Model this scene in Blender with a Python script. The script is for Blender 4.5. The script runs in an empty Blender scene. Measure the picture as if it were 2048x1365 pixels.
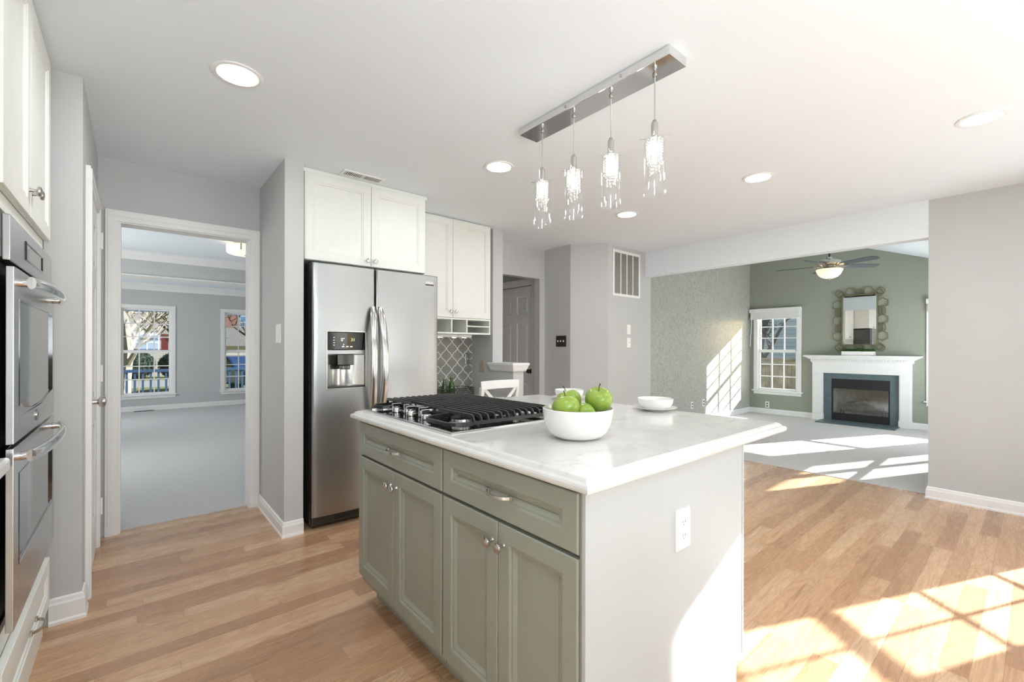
import bpy, bmesh, math, random
from mathutils import Vector, Matrix

# ------------------------------------------------------------------ camera, world, sun, exposure
SC = bpy.context.scene
COL = SC.collection
FPX, CYP, EYE, TH, ROLL = 892.0, 696.3, 1.222, math.radians(49.75), math.radians(0.13)
FW = Vector((math.cos(TH), math.sin(TH), 0)); RT = Vector((math.sin(TH), -math.cos(TH), 0)); UP = Vector((0, 0, 1))
cam_d = bpy.data.cameras.new('camera'); cam = bpy.data.objects.new('camera', cam_d); COL.objects.link(cam)
cx_ = RT * math.cos(ROLL) + UP * math.sin(ROLL); cy_ = -RT * math.sin(ROLL) + UP * math.cos(ROLL); cz_ = -FW
cam.matrix_world = Matrix(((cx_.x, cy_.x, cz_.x, 0), (cx_.y, cy_.y, cz_.y, 0), (cx_.z, cy_.z, cz_.z, EYE), (0, 0, 0, 1)))
cam_d.sensor_width = 36; cam_d.lens = FPX / 2048 * 36; cam_d.shift_y = (CYP - 682.5) / 2048
cam_d.clip_start = 0.02; cam_d.clip_end = 300
SC.camera = cam
SC.view_settings.view_transform = 'Standard'; SC.view_settings.look = 'None'
SC.view_settings.exposure = -0.21; SC.view_settings.gamma = 1; SC.view_settings.use_curve_mapping = False
SUN_DIR = Vector((-1, 0.431, -0.5)).normalized()
W = bpy.data.worlds.new('sky'); SC.world = W; W.use_nodes = True
wt = W.node_tree; wt.nodes.clear()
sky = wt.nodes.new('ShaderNodeTexSky'); sky.sky_type = 'NISHITA'; sky.sun_disc = False
sky.sun_elevation = math.radians(24); sky.sun_rotation = math.atan2(-SUN_DIR.x, -SUN_DIR.y); sky.air_density = 1.0; sky.dust_density = 1.5
bg = wt.nodes.new('ShaderNodeBackground'); bg.inputs['Strength'].default_value = 0.34
wo = wt.nodes.new('ShaderNodeOutputWorld'); wt.links.new(sky.outputs[0], bg.inputs[0]); wt.links.new(bg.outputs[0], wo.inputs[0])
sl = bpy.data.lights.new('sun', 'SUN'); sl.energy = 37; sl.angle = 0.012; sl.color = (.97, 0.985, 1.0)
so = bpy.data.objects.new('sun', sl); COL.objects.link(so); so.rotation_euler = SUN_DIR.to_track_quat('-Z', 'Y').to_euler(); so.location = (14, -4, 7)
SC.cycles.sample_clamp_indirect = 6; SC.cycles.max_bounces = 10; SC.cycles.diffuse_bounces = 6; SC.cycles.transparent_max_bounces = 16
L_CAN, L_BULB, L_DRUM, L_FAN = 132, 70, 1.0, 1.0
R = random.Random(7)
# added fill lamps standing in for outdoor light, opening-sized, outside the glass, facing in
BU_ = Vector((-.634, -.773, 0)); BC_ = Vector((4.96, .01, 0))
def fill_lamp(name, loc, to, w, h, power, col=(.87, .94, 1.0)):
    l = bpy.data.lights.new(name, 'AREA'); l.shape = 'RECTANGLE'; l.size = w; l.size_y = h; l.energy = power; l.color = col
    o = bpy.data.objects.new(name, l); COL.objects.link(o); o.location = loc; o.rotation_euler = Vector(to).to_track_quat('-Z', 'Y').to_euler(); return o
fill_lamp('fill_patio_door', (2.72, -1.52, 1.02), (0, 1, .8), 1.7, 1.85, 27)
fill_lamp('fill_rear_window', (.35, -1.52, 1.5), (0, 1, 1.0), 1.1, 1.0, 74)
fill_lamp('fill_bay', tuple(BC_ + BU_ * .64 + Vector((.773, -.634, 0)) * .25 + Vector((0, 0, 1.15))), (-.773, .634, .4), .45, 1.6, 9)
fill_lamp('fill_family', (7.8, .04, 1.05), (0, 1, .5), 1.3, 1.1, 58, (.93, .97, 1.0))
fill_lamp('fill_dining', (-1.45, 9.44, 1.3), (1, 0, .3), 1.2, 1.6, 50, (1, .99, .97))
fill_lamp('fill_living', (-1.45, 6.14, 1.3), (1, 0, .3), 1.4, 1.6, 60, (1, .99, .97))

# ------------------------------------------------------------------ helpers: nodes and materials
def lin(r, g, b):
    f = lambda c: (c / 255) / 12.92 if c <= 10 else ((c / 255 + 0.055) / 1.055) ** 2.4
    return (f(r), f(g), f(b), 1)

class NT:
    def __init__(s, name):
        s.m = bpy.data.materials.new(name); s.m.use_nodes = True; s.t = s.m.node_tree; s.t.nodes.clear()
        s.out = s.t.nodes.new('ShaderNodeOutputMaterial'); s.b = s.t.nodes.new('ShaderNodeBsdfPrincipled')
        s.t.links.new(s.b.outputs[0], s.out.inputs[0])
    def n(s, typ, ins=None, **kw):
        x = s.t.nodes.new('ShaderNode' + typ)
        for k, v in kw.items(): setattr(x, k, v)
        for k, v in (ins or {}).items(): s.put(x.inputs[k], v)
        return x
    def put(s, sock, v):
        if hasattr(v, 'is_output') or isinstance(v, bpy.types.NodeSocket): s.t.links.new(v, sock)
        else: sock.default_value = v
    def math(s, op, a, b=0.0, c=0.0):
        x = s.t.nodes.new('ShaderNodeMath'); x.operation = op
        for i, v in enumerate((a, b, c)): s.put(x.inputs[i], v)
        return x.outputs[0]
    def mix(s, fac, a, b, mode='MIX'):
        x = s.t.nodes.new('ShaderNodeMix'); x.data_type = 'RGBA'; x.blend_type = mode
        s.put(x.inputs[0], fac); s.put(x.inputs[6], a); s.put(x.inputs[7], b); return x.outputs[2]
    def co(s, which='Object'): return s.n('TexCoord').outputs[which]
    def pos(s): return s.n('NewGeometry').outputs['Position']
    def mapped(s, v, scale): return s.n('Mapping', {'Vector': v, 'Scale': scale}).outputs[0]
    def noise(s, v, scale, detail=4, rough=.55, dist=0.0):
        return s.n('TexNoise', {'Vector': v, 'Scale': scale, 'Detail': detail, 'Roughness': rough, 'Distortion': dist}).outputs[0]
    def ramp(s, fac, stops):
        x = s.n('ValToRGB', {'Fac': fac}); e = x.color_ramp.elements
        while len(e) < len(stops): e.new(.5)
        for i, (p, c) in enumerate(stops): e[i].position = p; e[i].color = c if len(c) == 4 else (*c, 1)
        return x.outputs[0]
    def bump(s, h, strength, dist=.01):
        s.t.links.new(s.n('Bump', {'Height': h, 'Strength': strength, 'Distance': dist}).outputs[0], s.b.inputs['Normal'])
    def set(s, **kw):
        for k, v in kw.items(): s.put(s.b.inputs[k.replace('_', ' ')], v)

def plain(name, c, rough=.5, metal=0, var=.04, vs=6, bump=0, bs=200, coat=0, spec=.5):
    """paint-like surface: slight mottling, optional fine bump"""
    t = NT(name); p = t.pos()
    if var:
        f = t.noise(p, vs, 3)
        d = tuple(x * (1 - var * 2) for x in c[:3]) + (1,); l = tuple(min(1, x * (1 + var)) for x in c[:3]) + (1,)
        t.set(Base_Color=t.ramp(f, [(.3, d), (.7, l)]))
    else: t.set(Base_Color=c)
    t.set(Roughness=rough, Metallic=metal, Specular_IOR_Level=spec)
    if coat: t.set(Coat_Weight=coat, Coat_Roughness=.06)
    if bump: t.bump(t.noise(p, bs, 3), bump)
    return t.m

def steel(name, c, rough, axis, strength=.025):
    t = NT(name); s = [900, 900, 900]; s[axis] = 6
    f = t.noise(t.mapped(t.pos(), tuple(s)), 1, 2)
    t.set(Base_Color=t.ramp(f, [(.3, tuple(x * .93 for x in c[:3])), (.7, c)]), Metallic=1, Roughness=t.ramp(f, [(.2, (rough * .85,) * 3), (.8, (rough * 1.15,) * 3)]))
    return t.m

def emit(name, c, s):
    t = NT(name); t.set(Base_Color=(*c, 1), Emission_Color=(*c, 1), Emission_Strength=s, Roughness=.4); return t.m

def glass(name, tint=(1, 1, 1), refl=.12, rough=.02):
    t = NT(name); t.t.nodes.remove(t.b)
    fr = t.n('LayerWeight', {'Blend': .25}).outputs['Facing']
    tr = t.n('BsdfTransparent', {'Color': (*tint, 1)}).outputs[0]; gl = t.n('BsdfGlossy', {'Color': (1, 1, 1, 1), 'Roughness': rough}).outputs[0]
    mx = t.n('MixShader', {0: t.math('MULTIPLY_ADD', t.math('POWER', fr, 3.0), .7, refl * .4)})
    t.put(mx.inputs[1], tr); t.put(mx.inputs[2], gl); t.t.links.new(mx.outputs[0], t.out.inputs[0]); return t.m

M = {}
M['wall'] = plain('gray_wall_paint', lin(196, 197, 197), .7, var=.012, vs=2, bump=.03, bs=350)
M['ceil'] = plain('white_ceiling_paint', lin(234, 241, 247), .9, var=.006, vs=1.5)
M['trim'] = plain('white_trim_paint', lin(238, 238, 237), .35, var=.01)
M['cab'] = plain('white_cabinet_paint', lin(232, 233, 227), .4, var=.01)
M['sagewall'] = plain('sage_wall_paint', lin(154, 158, 145), .75, var=.015, vs=2, bump=.03, bs=350)
M['sagecab'] = plain('sage_cabinet_paint', lin(146, 148, 136), .42, var=.02, vs=5)
M['panel'] = plain('pale_gray_panel_paint', lin(178, 183, 184), .42, var=.012, vs=4)
M['dark'] = plain('black_void', (.008, .008, .008, 1), .6, var=0)
M['black'] = plain('black_iron', (.016, .016, .017, 1), .42, var=.1, bump=.05, bs=500)
M['gloss_black'] = plain('black_glass', (.006, .006, .007, 1), .06, var=0, coat=.5)
M['bronze'] = plain('dark_bronze', lin(74, 72, 68), .4, 0.6, var=.05)
t_ = NT('brushed_steel_door'); f_ = t_.noise(t_.mapped(t_.pos(), (3, 3, 700)), 1, 2)
t_.set(Base_Color=t_.ramp(f_, [(.3, (.40, .405, .41)), (.7, (.43, .435, .44))]), Metallic=1, Roughness=.33); t_.bump(t_.noise(t_.pos(), 4.5, 2), .10, .02); M['steel_x'] = t_.m
M['steel_y'] = steel('brushed_steel_y', (.60, .60, .60, 1), .22, 1)
M['nickel'] = plain('satin_nickel', (.58, .57, .55, 1), .26, 1, var=.03)
M['chrome'] = plain('chrome', (.78, .78, .78, 1), .07, 1, var=0)
M['greymetal'] = plain('gray_appliance_side', lin(92, 92, 88), .4, .5, var=.03)
M['white'] = plain('white_plastic', lin(240, 240, 238), .3, var=0)
M['ceramic'] = plain('white_ceramic', lin(236, 235, 231), .16, var=.01, coat=.3)
M['tan'] = plain('almond_plastic', lin(186, 168, 138), .4, var=.03)
M['slate'] = plain('blue_gray_slate', lin(96, 112, 116), .4, var=.08, vs=14)
M['hole'] = plain('socket_slot', lin(60, 60, 60), .5, var=0)
M['dim_pane'] = glass('dimmed_window_glass', (.50, .52, .54), .05)  # gray tint added to darken the bright outdoor view
M['pane'] = glass('window_glass', (.97, .98, .98), .06)
M['clear'] = glass('clear_glass', (.98, .985, .985), .12)
M['crystal'] = glass('crystal_glass', (.97, .97, .96), .9, .05)
M['greenglass'] = glass('green_bottle_glass', (.30, .52, .16), .25)
M['mirror'] = plain('mirror_silver', (.88, .89, .88, 1), .015, 1, var=0)
M['can'] = emit('lamp_lens', (.97, .985, 1.0), L_CAN)
M['bulb'] = emit('bulb_glow', (1, .95, .86), L_BULB)
M['drum'] = emit('frosted_drum_glow', (1, .86, .64), L_DRUM)
M['fanbowl'] = emit('frosted_bowl_glow', (1, .80, .56), L_FAN)
M['led'] = emit('display_green', (.55, .62, .25), 1.2)
M['led_w'] = emit('display_white', (.8, .85, .9), 1.0)
M['blade'] = plain('gray_fan_blade', lin(86, 92, 98), .4, var=.06, vs=20)
M['gold'] = plain('antique_gold_wire', lin(140, 137, 104), .35, .6, var=.08, vs=40)

def floor_mat():
    t = NT('oak_strip_floor'); p = t.pos(); s = t.n('SeparateXYZ', {0: p}).outputs
    w = 0.083; rowf = t.math('DIVIDE', s[1], w); row = t.math('FLOOR', rowf)
    wn = t.n('TexWhiteNoise', {'W': row}, noise_dimensions='1D').outputs[0]
    u = t.math('DIVIDE', t.math('ADD', s[0], t.math('MULTIPLY', wn, 7.0)), .95); pl = t.math('FLOOR', u)
    rnd = t.n('TexWhiteNoise', {'Vector': t.n('CombineXYZ', {0: pl, 1: row}).outputs[0]}, noise_dimensions='2D')
    r1 = rnd.outputs[0]; rc = rnd.outputs[1]
    off = t.n('VectorMath', {0: p, 1: t.n('VectorMath', {0: rc, 3: 9.0}, operation='SCALE').outputs[0]}, operation='ADD').outputs[0]
    g1 = t.noise(t.mapped(off, (1.6, 30, 1)), 1, 5, .6, 1.6)
    ring = t.math('SINE', t.math('MULTIPLY', t.noise(t.mapped(off, (1.0, 7, 1)), 1, 2, .45, .5), 125.0))
    g2 = t.noise(t.mapped(off, (9, 320, 1)), 1, 3, .6)
    base = t.ramp(r1, [(0, lin(174, 133, 100)), (.3, lin(197, 156, 119)), (.65, lin(209, 170, 132)), (1, lin(219, 184, 149))])
    c = t.mix(t.math('MULTIPLY', t.math('SMOOTH_MAX', t.math('SUBTRACT', g1, .55), 0, .02), 3.4), base, lin(122, 82, 54))
    c = t.mix(t.math('MULTIPLY_ADD', ring, .14, .12), c, lin(150, 108, 76))
    c = t.mix(t.math('MULTIPLY', g2, .15), c, lin(140, 100, 70))
    fy = t.math('FRACT', rowf); ey = t.math('MINIMUM', fy, t.math('SUBTRACT', 1.0, fy))
    fx = t.math('FRACT', u); ex = t.math('MULTIPLY', t.math('MINIMUM', fx, t.math('SUBTRACT', 1.0, fx)), .95 / w)
    e = t.math('MINIMUM', ey, ex); gap = t.math('LESS_THAN', e, .011)
    c = t.mix(t.math('MULTIPLY', gap, .45), c, lin(96, 64, 42))
    t.set(Base_Color=c, Roughness=t.math('MULTIPLY_ADD', g2, .14, .2), Coat_Weight=.12, Coat_Roughness=.15)
    t.bump(t.math('SUBTRACT', t.math('MULTIPLY', g2, .25), gap), .12, .002); return t.m
M['floor'] = floor_mat()

def carpet_mat(name, a, b):
    t = NT(name); p = t.pos(); f = t.noise(p, 170, 4, .7); g = t.noise(p, 2.2, 4)
    c = t.ramp(f, [(.3, a), (.7, b)]); c = t.mix(t.math('MULTIPLY', g, .12), c, a)
    t.set(Base_Color=c, Roughness=.95, Specular_IOR_Level=.1); t.bump(f, .7, .006); return t.m
M['carpet'] = carpet_mat('pale_gray_carpet', lin(196, 194, 193), lin(230, 228, 226))

def quartz():
    t = NT('white_quartz'); p = t.pos()
    n1 = t.noise(p, 3.2, 8, .68, 1.4); v = t.math('ABSOLUTE', t.math('SUBTRACT', n1, .5))
    vein = t.ramp(v, [(0, (1, 1, 1)), (.035, (0, 0, 0))]); msk = t.ramp(t.noise(p, 5.5, 3), [(.5, (0, 0, 0)), (.68, (1, 1, 1))])
    c = t.ramp(t.noise(p, 9, 6, .6), [(.3, lin(211, 210, 206)), (.7, lin(222, 221, 218))])
    c = t.mix(t.math('MULTIPLY', t.math('MULTIPLY', vein, msk), .42), c, lin(164, 163, 162))
    t.set(Base_Color=c, Roughness=.14, Coat_Weight=.2, Coat_Roughness=.05); return t.m
M['quartz'] = quartz()

def wallpaper():
    t = NT('scroll_wallpaper'); p = t.pos()
    d = t.noise(p, 8, 3, .5, 2.2); w = t.math('SINE', t.math('MULTIPLY', d, 30.0)); v = t.noise(p, 1.3, 3)
    f = t.math('MULTIPLY', t.ramp(w, [(.35, (0, 0, 0)), (.6, (1, 1, 1))]), t.math('MULTIPLY_ADD', v, .5, .3))
    t.set(Base_Color=t.mix(f, lin(184, 184, 176), lin(146, 147, 131)), Roughness=t.math('MULTIPLY_ADD', f, .25, .32), Specular_IOR_Level=.55)
    t.bump(f, .15, .003); return t.m
M['wallpaper'] = wallpaper()

def apple_mat():
    t = NT('green_apple_skin'); p = t.co(); f = t.noise(p, 22, 4); sp = t.n('TexVoronoi', {'Vector': p, 'Scale': 190.0}).outputs[0]
    z = t.n('SeparateXYZ', {0: p}).outputs[2]
    c = t.ramp(f, [(.3, lin(120, 148, 48)), (.7, lin(148, 171, 74))])
    c = t.mix(t.math('MULTIPLY', t.math('LESS_THAN', sp, .16), .45), c, lin(205, 220, 140))
    t.set(Base_Color=c, Roughness=.28, Subsurface_Weight=.05, Subsurface_Radius=(.01, .01, .004)); return t.m
M['apple'] = apple_mat()
M['stem'] = plain('brown_stem', lin(72, 50, 30), .7, var=.1)
M['grass_leaf'] = plain('boxwood_leaf', lin(62, 112, 40), .5, var=.25, vs=60)

# ------------------------------------------------------------------ helpers: meshes and objects
class MB:
    def __init__(s): s.v = []; s.f = []; s.sm = []; s.mi = []; s.M = Matrix.Identity(4); s.cur = 0
    def at(s, m): s.M = m; return s
    def add(s, vs, fs, smooth=False):
        k = len(s.v); s.v += [s.M @ Vector(v) for v in vs]
        for f in fs: s.f.append([k + i for i in f]); s.sm.append(smooth); s.mi.append(s.cur)
        return s
    def box(s, a, b):
        x0, y0, z0 = (min(a[i], b[i]) for i in range(3)); x1, y1, z1 = (max(a[i], b[i]) for i in range(3))
        return s.add([(x0, y0, z0), (x1, y0, z0), (x1, y1, z0), (x0, y1, z0), (x0, y0, z1), (x1, y0, z1), (x1, y1, z1), (x0, y1, z1)],
                     [(3, 2, 1, 0), (4, 5, 6, 7), (0, 1, 5, 4), (1, 2, 6, 5), (2, 3, 7, 6), (3, 0, 4, 7)])
    def prism(s, poly, z0, z1, smooth=False):
        n = len(poly)
        s.add([(x, y, z0) for x, y in poly] + [(x, y, z1) for x, y in poly], [tuple(range(n))[::-1], tuple(range(n, 2 * n))])
        return s.add([(x, y, z0) for x, y in poly] + [(x, y, z1) for x, y in poly], [(i, (i + 1) % n, n + (i + 1) % n, n + i) for i in range(n)], smooth)
    def lathe(s, prof, o=(0, 0, 0), ax=(0, 0, 1), seg=24, cap=True):
        """prof: (radius, height) along ax"""
        ax = Vector(ax).normalized(); t = Vector((1, 0, 0)) if abs(ax.x) < .9 else Vector((0, 1, 0)); u = ax.cross(t).normalized(); w = ax.cross(u); o = Vector(o)
        vs, fs = [], []
        for r, h in prof:
            for k in range(seg):
                a = 2 * math.pi * k / seg; vs.append(o + ax * h + (u * math.cos(a) + w * math.sin(a)) * r)
        for i in range(len(prof) - 1):
            for k in range(seg): fs.append((i * seg + k, i * seg + (k + 1) % seg, (i + 1) * seg + (k + 1) % seg, (i + 1) * seg + k))
        s.add(vs, fs, True)
        if cap:
            for i in (0, len(prof) - 1):
                if prof[i][0] > 1e-5: s.add(vs[i * seg:(i + 1) * seg], [tuple(range(seg)) if i else tuple(range(seg))[::-1]])
        return s
    def sweep(s, pts, sec, up=(0, 0, 1), closed=False, smooth=True, scale=None):
        """sec: 2D section (side, up) swept along pts"""
        P = [Vector(p) for p in pts]; n = len(P); m = len(sec); up = Vector(up); vs, fs = [], []
        for i in range(n):
            a = P[i - 1] if (i or closed) else P[i]; b = P[(i + 1) % n] if (i < n - 1 or closed) else P[i]
            d = (b - a).normalized(); side = d.cross(up)
            side = side.normalized() if side.length > 1e-4 else d.orthogonal().normalized()
            v = side.cross(d).normalized(); k = scale[i] if scale else 1
            for (x, y) in sec: vs.append(P[i] + side * x * k + v * y * k)
        for i in range(n if closed else n - 1):
            for k in range(m): fs.append((i * m + k, i * m + (k + 1) % m, ((i + 1) % n) * m + (k + 1) % m, ((i + 1) % n) * m + k))
        s.add(vs, fs, smooth)
        if not closed: s.add(vs[:m], [tuple(range(m))[::-1]]); s.add(vs[-m:], [tuple(range(m))])
        return s
    def tube(s, pts, r, seg=8, up=(0, 0, 1), closed=False, scale=None):
        return s.sweep(pts, [(r * math.cos(2 * math.pi * k / seg), r * math.sin(2 * math.pi * k / seg)) for k in range(seg)], up, closed, True, scale)
    def cyl(s, a, b, r, seg=16, r2=None):
        a = Vector(a); b = Vector(b); return s.lathe([(r, 0), (r if r2 is None else r2, (b - a).length)], a, b - a, seg)
    def ball(s, c, r, seg=16, rings=10, sc=(1, 1, 1)):
        vs, fs = [], []
        for i in range(rings + 1):
            th = math.pi * i / rings
            for k in range(seg):
                ph = 2 * math.pi * k / seg; vs.append((c[0] + r * sc[0] * math.sin(th) * math.cos(ph), c[1] + r * sc[1] * math.sin(th) * math.sin(ph), c[2] + r * sc[2] * math.cos(th)))
        for i in range(rings):
            for k in range(seg): fs.append((i * seg + k, (i + 1) * seg + k, (i + 1) * seg + (k + 1) % seg, i * seg + (k + 1) % seg))
        return s.add(vs, fs, True)
    def rings(s, w, h, prof, back=None):
        """rectangular panel in local x,y; prof: (inset, z) from the outside in, last ring capped"""
        vs, fs = [], []
        if back is not None: prof = [(prof[0][0], back)] + list(prof)
        for ins, z in prof: vs += [(ins, ins, z), (w - ins, ins, z), (w - ins, h - ins, z), (ins, h - ins, z)]
        for i in range(len(prof) - 1):
            for k in range(4): fs.append((i * 4 + k, i * 4 + (k + 1) % 4, i * 4 + 4 + (k + 1) % 4, i * 4 + 4 + k))
        e = (len(prof) - 1) * 4; fs.append((e, e + 1, e + 2, e + 3))
        if back is not None: fs.append((3, 2, 1, 0))
        return s.add(vs, fs)

def frame(o, u, v=(0, 0, 1)):
    """matrix whose local x=u, y=v, z=u x v"""
    u = Vector(u).normalized(); v = Vector(v).normalized(); n = u.cross(v)
    return Matrix(((u.x, v.x, n.x, o[0]), (u.y, v.y, n.y, o[1]), (u.z, v.z, n.z, o[2]), (0, 0, 0, 1)))

def props(o, label=None, cat=None, group=None, kind=None):
    for k, v in (('label', label), ('category', cat), ('group', group), ('kind', kind)):
        if v: o[k] = v
    return o

def obj(name, mb, mat, parent=None, bevel=0, seg=2, label=None, cat=None, group=None, kind=None, weld=False):
    vs = mb.v; lo = [min(v[i] for v in vs) for i in range(3)]; hi = [max(v[i] for v in vs) for i in range(3)]
    c = Vector(((lo[0] + hi[0]) / 2, (lo[1] + hi[1]) / 2, lo[2]))
    me = bpy.data.meshes.new(name); me.from_pydata([v - c for v in vs], [], mb.f)
    me.polygons.foreach_set('use_smooth', mb.sm); me.polygons.foreach_set('material_index', mb.mi)
    for m in (mat if isinstance(mat, (list, tuple)) else [mat]): me.materials.append(m)
    b = bmesh.new(); b.from_mesh(me); bmesh.ops.remove_doubles(b, verts=b.verts, dist=1e-5); bmesh.ops.recalc_face_normals(b, faces=b.faces); b.to_mesh(me); b.free()
    o = bpy.data.objects.new(name, me); COL.objects.link(o); o.location = c
    if any(mb.sm): me.set_sharp_from_angle(angle=math.radians(42))
    if parent: o.parent = parent; o.matrix_parent_inverse = world(parent).inverted()
    if bevel:
        m = o.modifiers.new('bevel', 'BEVEL'); m.width = bevel; m.segments = seg; m.limit_method = 'ANGLE'; m.angle_limit = math.radians(40); m.harden_normals = False
    return props(o, label, cat, group, kind)

def world(o):
    m = Matrix.LocRotScale(o.location, o.rotation_euler, o.scale)
    return world(o.parent) @ o.matrix_parent_inverse @ m if o.parent else m

def thing(name, loc, label=None, cat=None, group=None, kind=None):
    o = bpy.data.objects.new(name, None); COL.objects.link(o); o.location = loc; o.empty_display_size = .1
    return props(o, label, cat, group, kind)

def dup(root, loc, label=None, group=None, rz=None):
    def cp(o, par):
        c = o.copy(); COL.objects.link(c)
        if par: c.parent = par
        for ch in [x for x in list(bpy.data.objects) if x.parent == o]: cp(ch, c)
        return c
    r = cp(root, None); r.location = loc
    if rz is not None: r.rotation_euler = (0, 0, rz)
    return props(r, label, None, group)

def text(name, s, size, m, mat, parent, depth=.0006):
    cu = bpy.data.curves.new(name, 'FONT'); cu.body = s; cu.size = size; cu.align_x = 'CENTER'; cu.align_y = 'CENTER'; cu.extrude = depth; cu.resolution_u = 3
    tmp = bpy.data.objects.new(name, cu); me = bpy.data.meshes.new_from_object(tmp); bpy.data.objects.remove(tmp)
    me.materials.clear(); me.materials.append(mat); o = bpy.data.objects.new(name, me); COL.objects.link(o)
    o.matrix_basis = m; o.parent = parent; o.matrix_parent_inverse = world(parent).inverted(); return o

def at(px, t, z):
    """a point at depth t along the view axis under picture column px"""
    r = (px - 1024) / FPX * t; p = FW * t + RT * r; return Vector((p.x, p.y, z))

# ------------------------------------------------------------------ large structure
H = 2.44
def struct(name, mb, mat, parent=None, bevel=0): return obj(name, mb, mat, parent, bevel, kind=None if parent else 'structure')

def gr(a, b, c, d, g=.04): return (a - g, b + g, c - g, d + g)
def wall(name, o, u, length, thick, z0, z1, holes=(), mat=None):
    """wall whose inner face starts at o and runs along u; it thickens away from the room on the right of u"""
    F = frame((o[0], o[1], 0), (u[0], u[1], 0)); mb = MB().at(F)
    us = sorted({0, length, *[h[0] for h in holes], *[h[1] for h in holes]}); zs = sorted({z0, z1, *[h[2] for h in holes], *[h[3] for h in holes]})
    for i in range(len(us) - 1):
        j = 0
        while j < len(zs) - 1:
            solid = lambda j: not any(h[0] - 1e-6 <= us[i] and us[i + 1] <= h[1] + 1e-6 and h[2] - 1e-6 <= zs[j] and zs[j + 1] <= h[3] + 1e-6 for h in holes)
            if not solid(j): j += 1; continue
            k = j
            while k + 1 < len(zs) - 1 and solid(k + 1): k += 1
            mb.box((us[i], zs[j], 0), (us[i + 1], zs[k + 1], thick)); j = k + 1
    return struct(name, mb, mat or M['wall'])

struct('floor', MB().prism([(-.95, -1.35), (3.9, -1.35), (5.02, .01), (5.075, .02), (5.075, 3.7), (3.99, 3.7), (3.99, 5.6), (2.8, 5.6), (2.8, 3.99), (.74, 3.99), (.74, 3.935), (-.2, 3.935), (-.95, 3.5)], -.12, 0), M['floor'])
struct('floor_family', MB().box((5.075, .1, -.12), (9.1, 3.68, .006)), M['carpet'])
struct('floor_dining', MB().prism([(-1.3, 3.99), (-.15, 3.99), (-.15, 3.935), (.74, 3.935), (.74, 3.99), (2.7, 3.99), (2.7, 11.1), (-1.3, 11.1)], -.12, .008), M['carpet'])
struct('ceiling', MB().prism([(-.95, -1.4), (3.9, -1.4), (5.08, 0), (5.08, 3.3), (4.2, 3.3), (3.99, 3.6), (3.99, 5.6), (2.8, 5.6), (2.8, 4.0), (-.95, 4.0)], H, H + .1), M['ceil'])
struct('ceiling_dining', MB().box((-1.3, 4.0, H), (2.8, 11.1, H + .1)), M['ceil'])
sl_ = lambda y: 2.851 + .371 * (y - 1.798)
struct('ceiling_family', MB().at(frame((5.0, 0, 0), (0, 1, 0))).prism([(.05, sl_(.05)), (3.7, sl_(3.7)), (3.7, sl_(3.7) + .1), (.05, sl_(.05) + .1)], 0, 4.2), M['ceil'])

wall('wall_rear', (-.95, -1.3), (1, 0), 4.835, .12, 0, H, [gr(.75, 1.85, 1.05, 2.05), (2.75, 4.6, .0, 2.06)])
BU, BC = BU_, BC_; BE = BC + BU * 1.695
wall('wall_bay', BE, -BU, 1.695, .12, 0, H, [gr(1.695 - .85, 1.695 - .426, .31, 1.99)])
wall('wall_left', (-.95, 2.8), (0, -1), 4.1, .12, 0, H)
struct('wall_right', MB().box((4.96, .01, 0), (5.08, .585, H)), M['wall'])
struct('wall_header', MB().box((4.96, .585, 2.135), (5.08, 3.24, H)), M['ceil'])
struct('wall_gable', MB().at(frame((4.98, 0, 0), (0, 1, 0))).prism([(.1, H), (3.7, H), (3.7, sl_(3.7)), (.1, sl_(.1) if sl_(.1) > H else H + .01)], 0, .1), M['sagewall'])
struct('wall_pantry', MB().box((-.95, 2.8, 0), (-.18, 3.99, H)), M['wall'])
F_ = MB(); F_.box((-.18, 3.88, 0), (-.08, 3.99, H)); F_.box((.672, 3.88, 0), (.735, 3.99, H)); F_.box((-.08, 3.88, 2.045), (.672, 3.99, H)); struct('wall_doorway', F_, M['wall'])
struct('wall_stub', MB().box((.735, 3.13, 0), (.85, 3.97, H)), M['wall'])
struct('wall_back', MB().box((.735, 3.97, 0), (2.95, 4.08, H)), M['wall'])
F_ = MB(); F_.box((2.95, 3.985, 2.075), (3.905, 4.08, H)); F_.box((3.82, 3.985, 0), (3.905, 4.08, 2.075)); struct('wall_opening', F_, M['wall'])
struct('wall_corner', MB().prism([(3.905, 3.553), (4.202, 3.235), (5.08, 3.235), (5.08, 3.62), (3.99, 3.62), (3.99, 4.12), (3.905, 4.12)], 0, H), M['wall'])
struct('wall_half', MB().box((2.79, 3.60, 0), (2.92, 3.97, H)).box((2.79, 3.275, 0), (2.92, 3.60, .995)), M['wall'])
F_ = MB(); F_.box((3.905, 4.12, 0), (4.0, 4.2, H)); F_.box((3.905, 5.0, 0), (4.0, 5.6, H)); F_.box((3.905, 4.2, 2.04), (4.0, 5.0, H)); F_.box((3.96, 4.2, 0), (4.0, 5.0, 2.04)); struct('wall_hall', F_, M['wall'])
struct('wall_hallend', MB().box((2.8, 5.5, 0), (4.0, 5.6, H)).box((2.8, 4.08, 0), (2.9, 5.5, H)), M['wall'])
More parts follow.
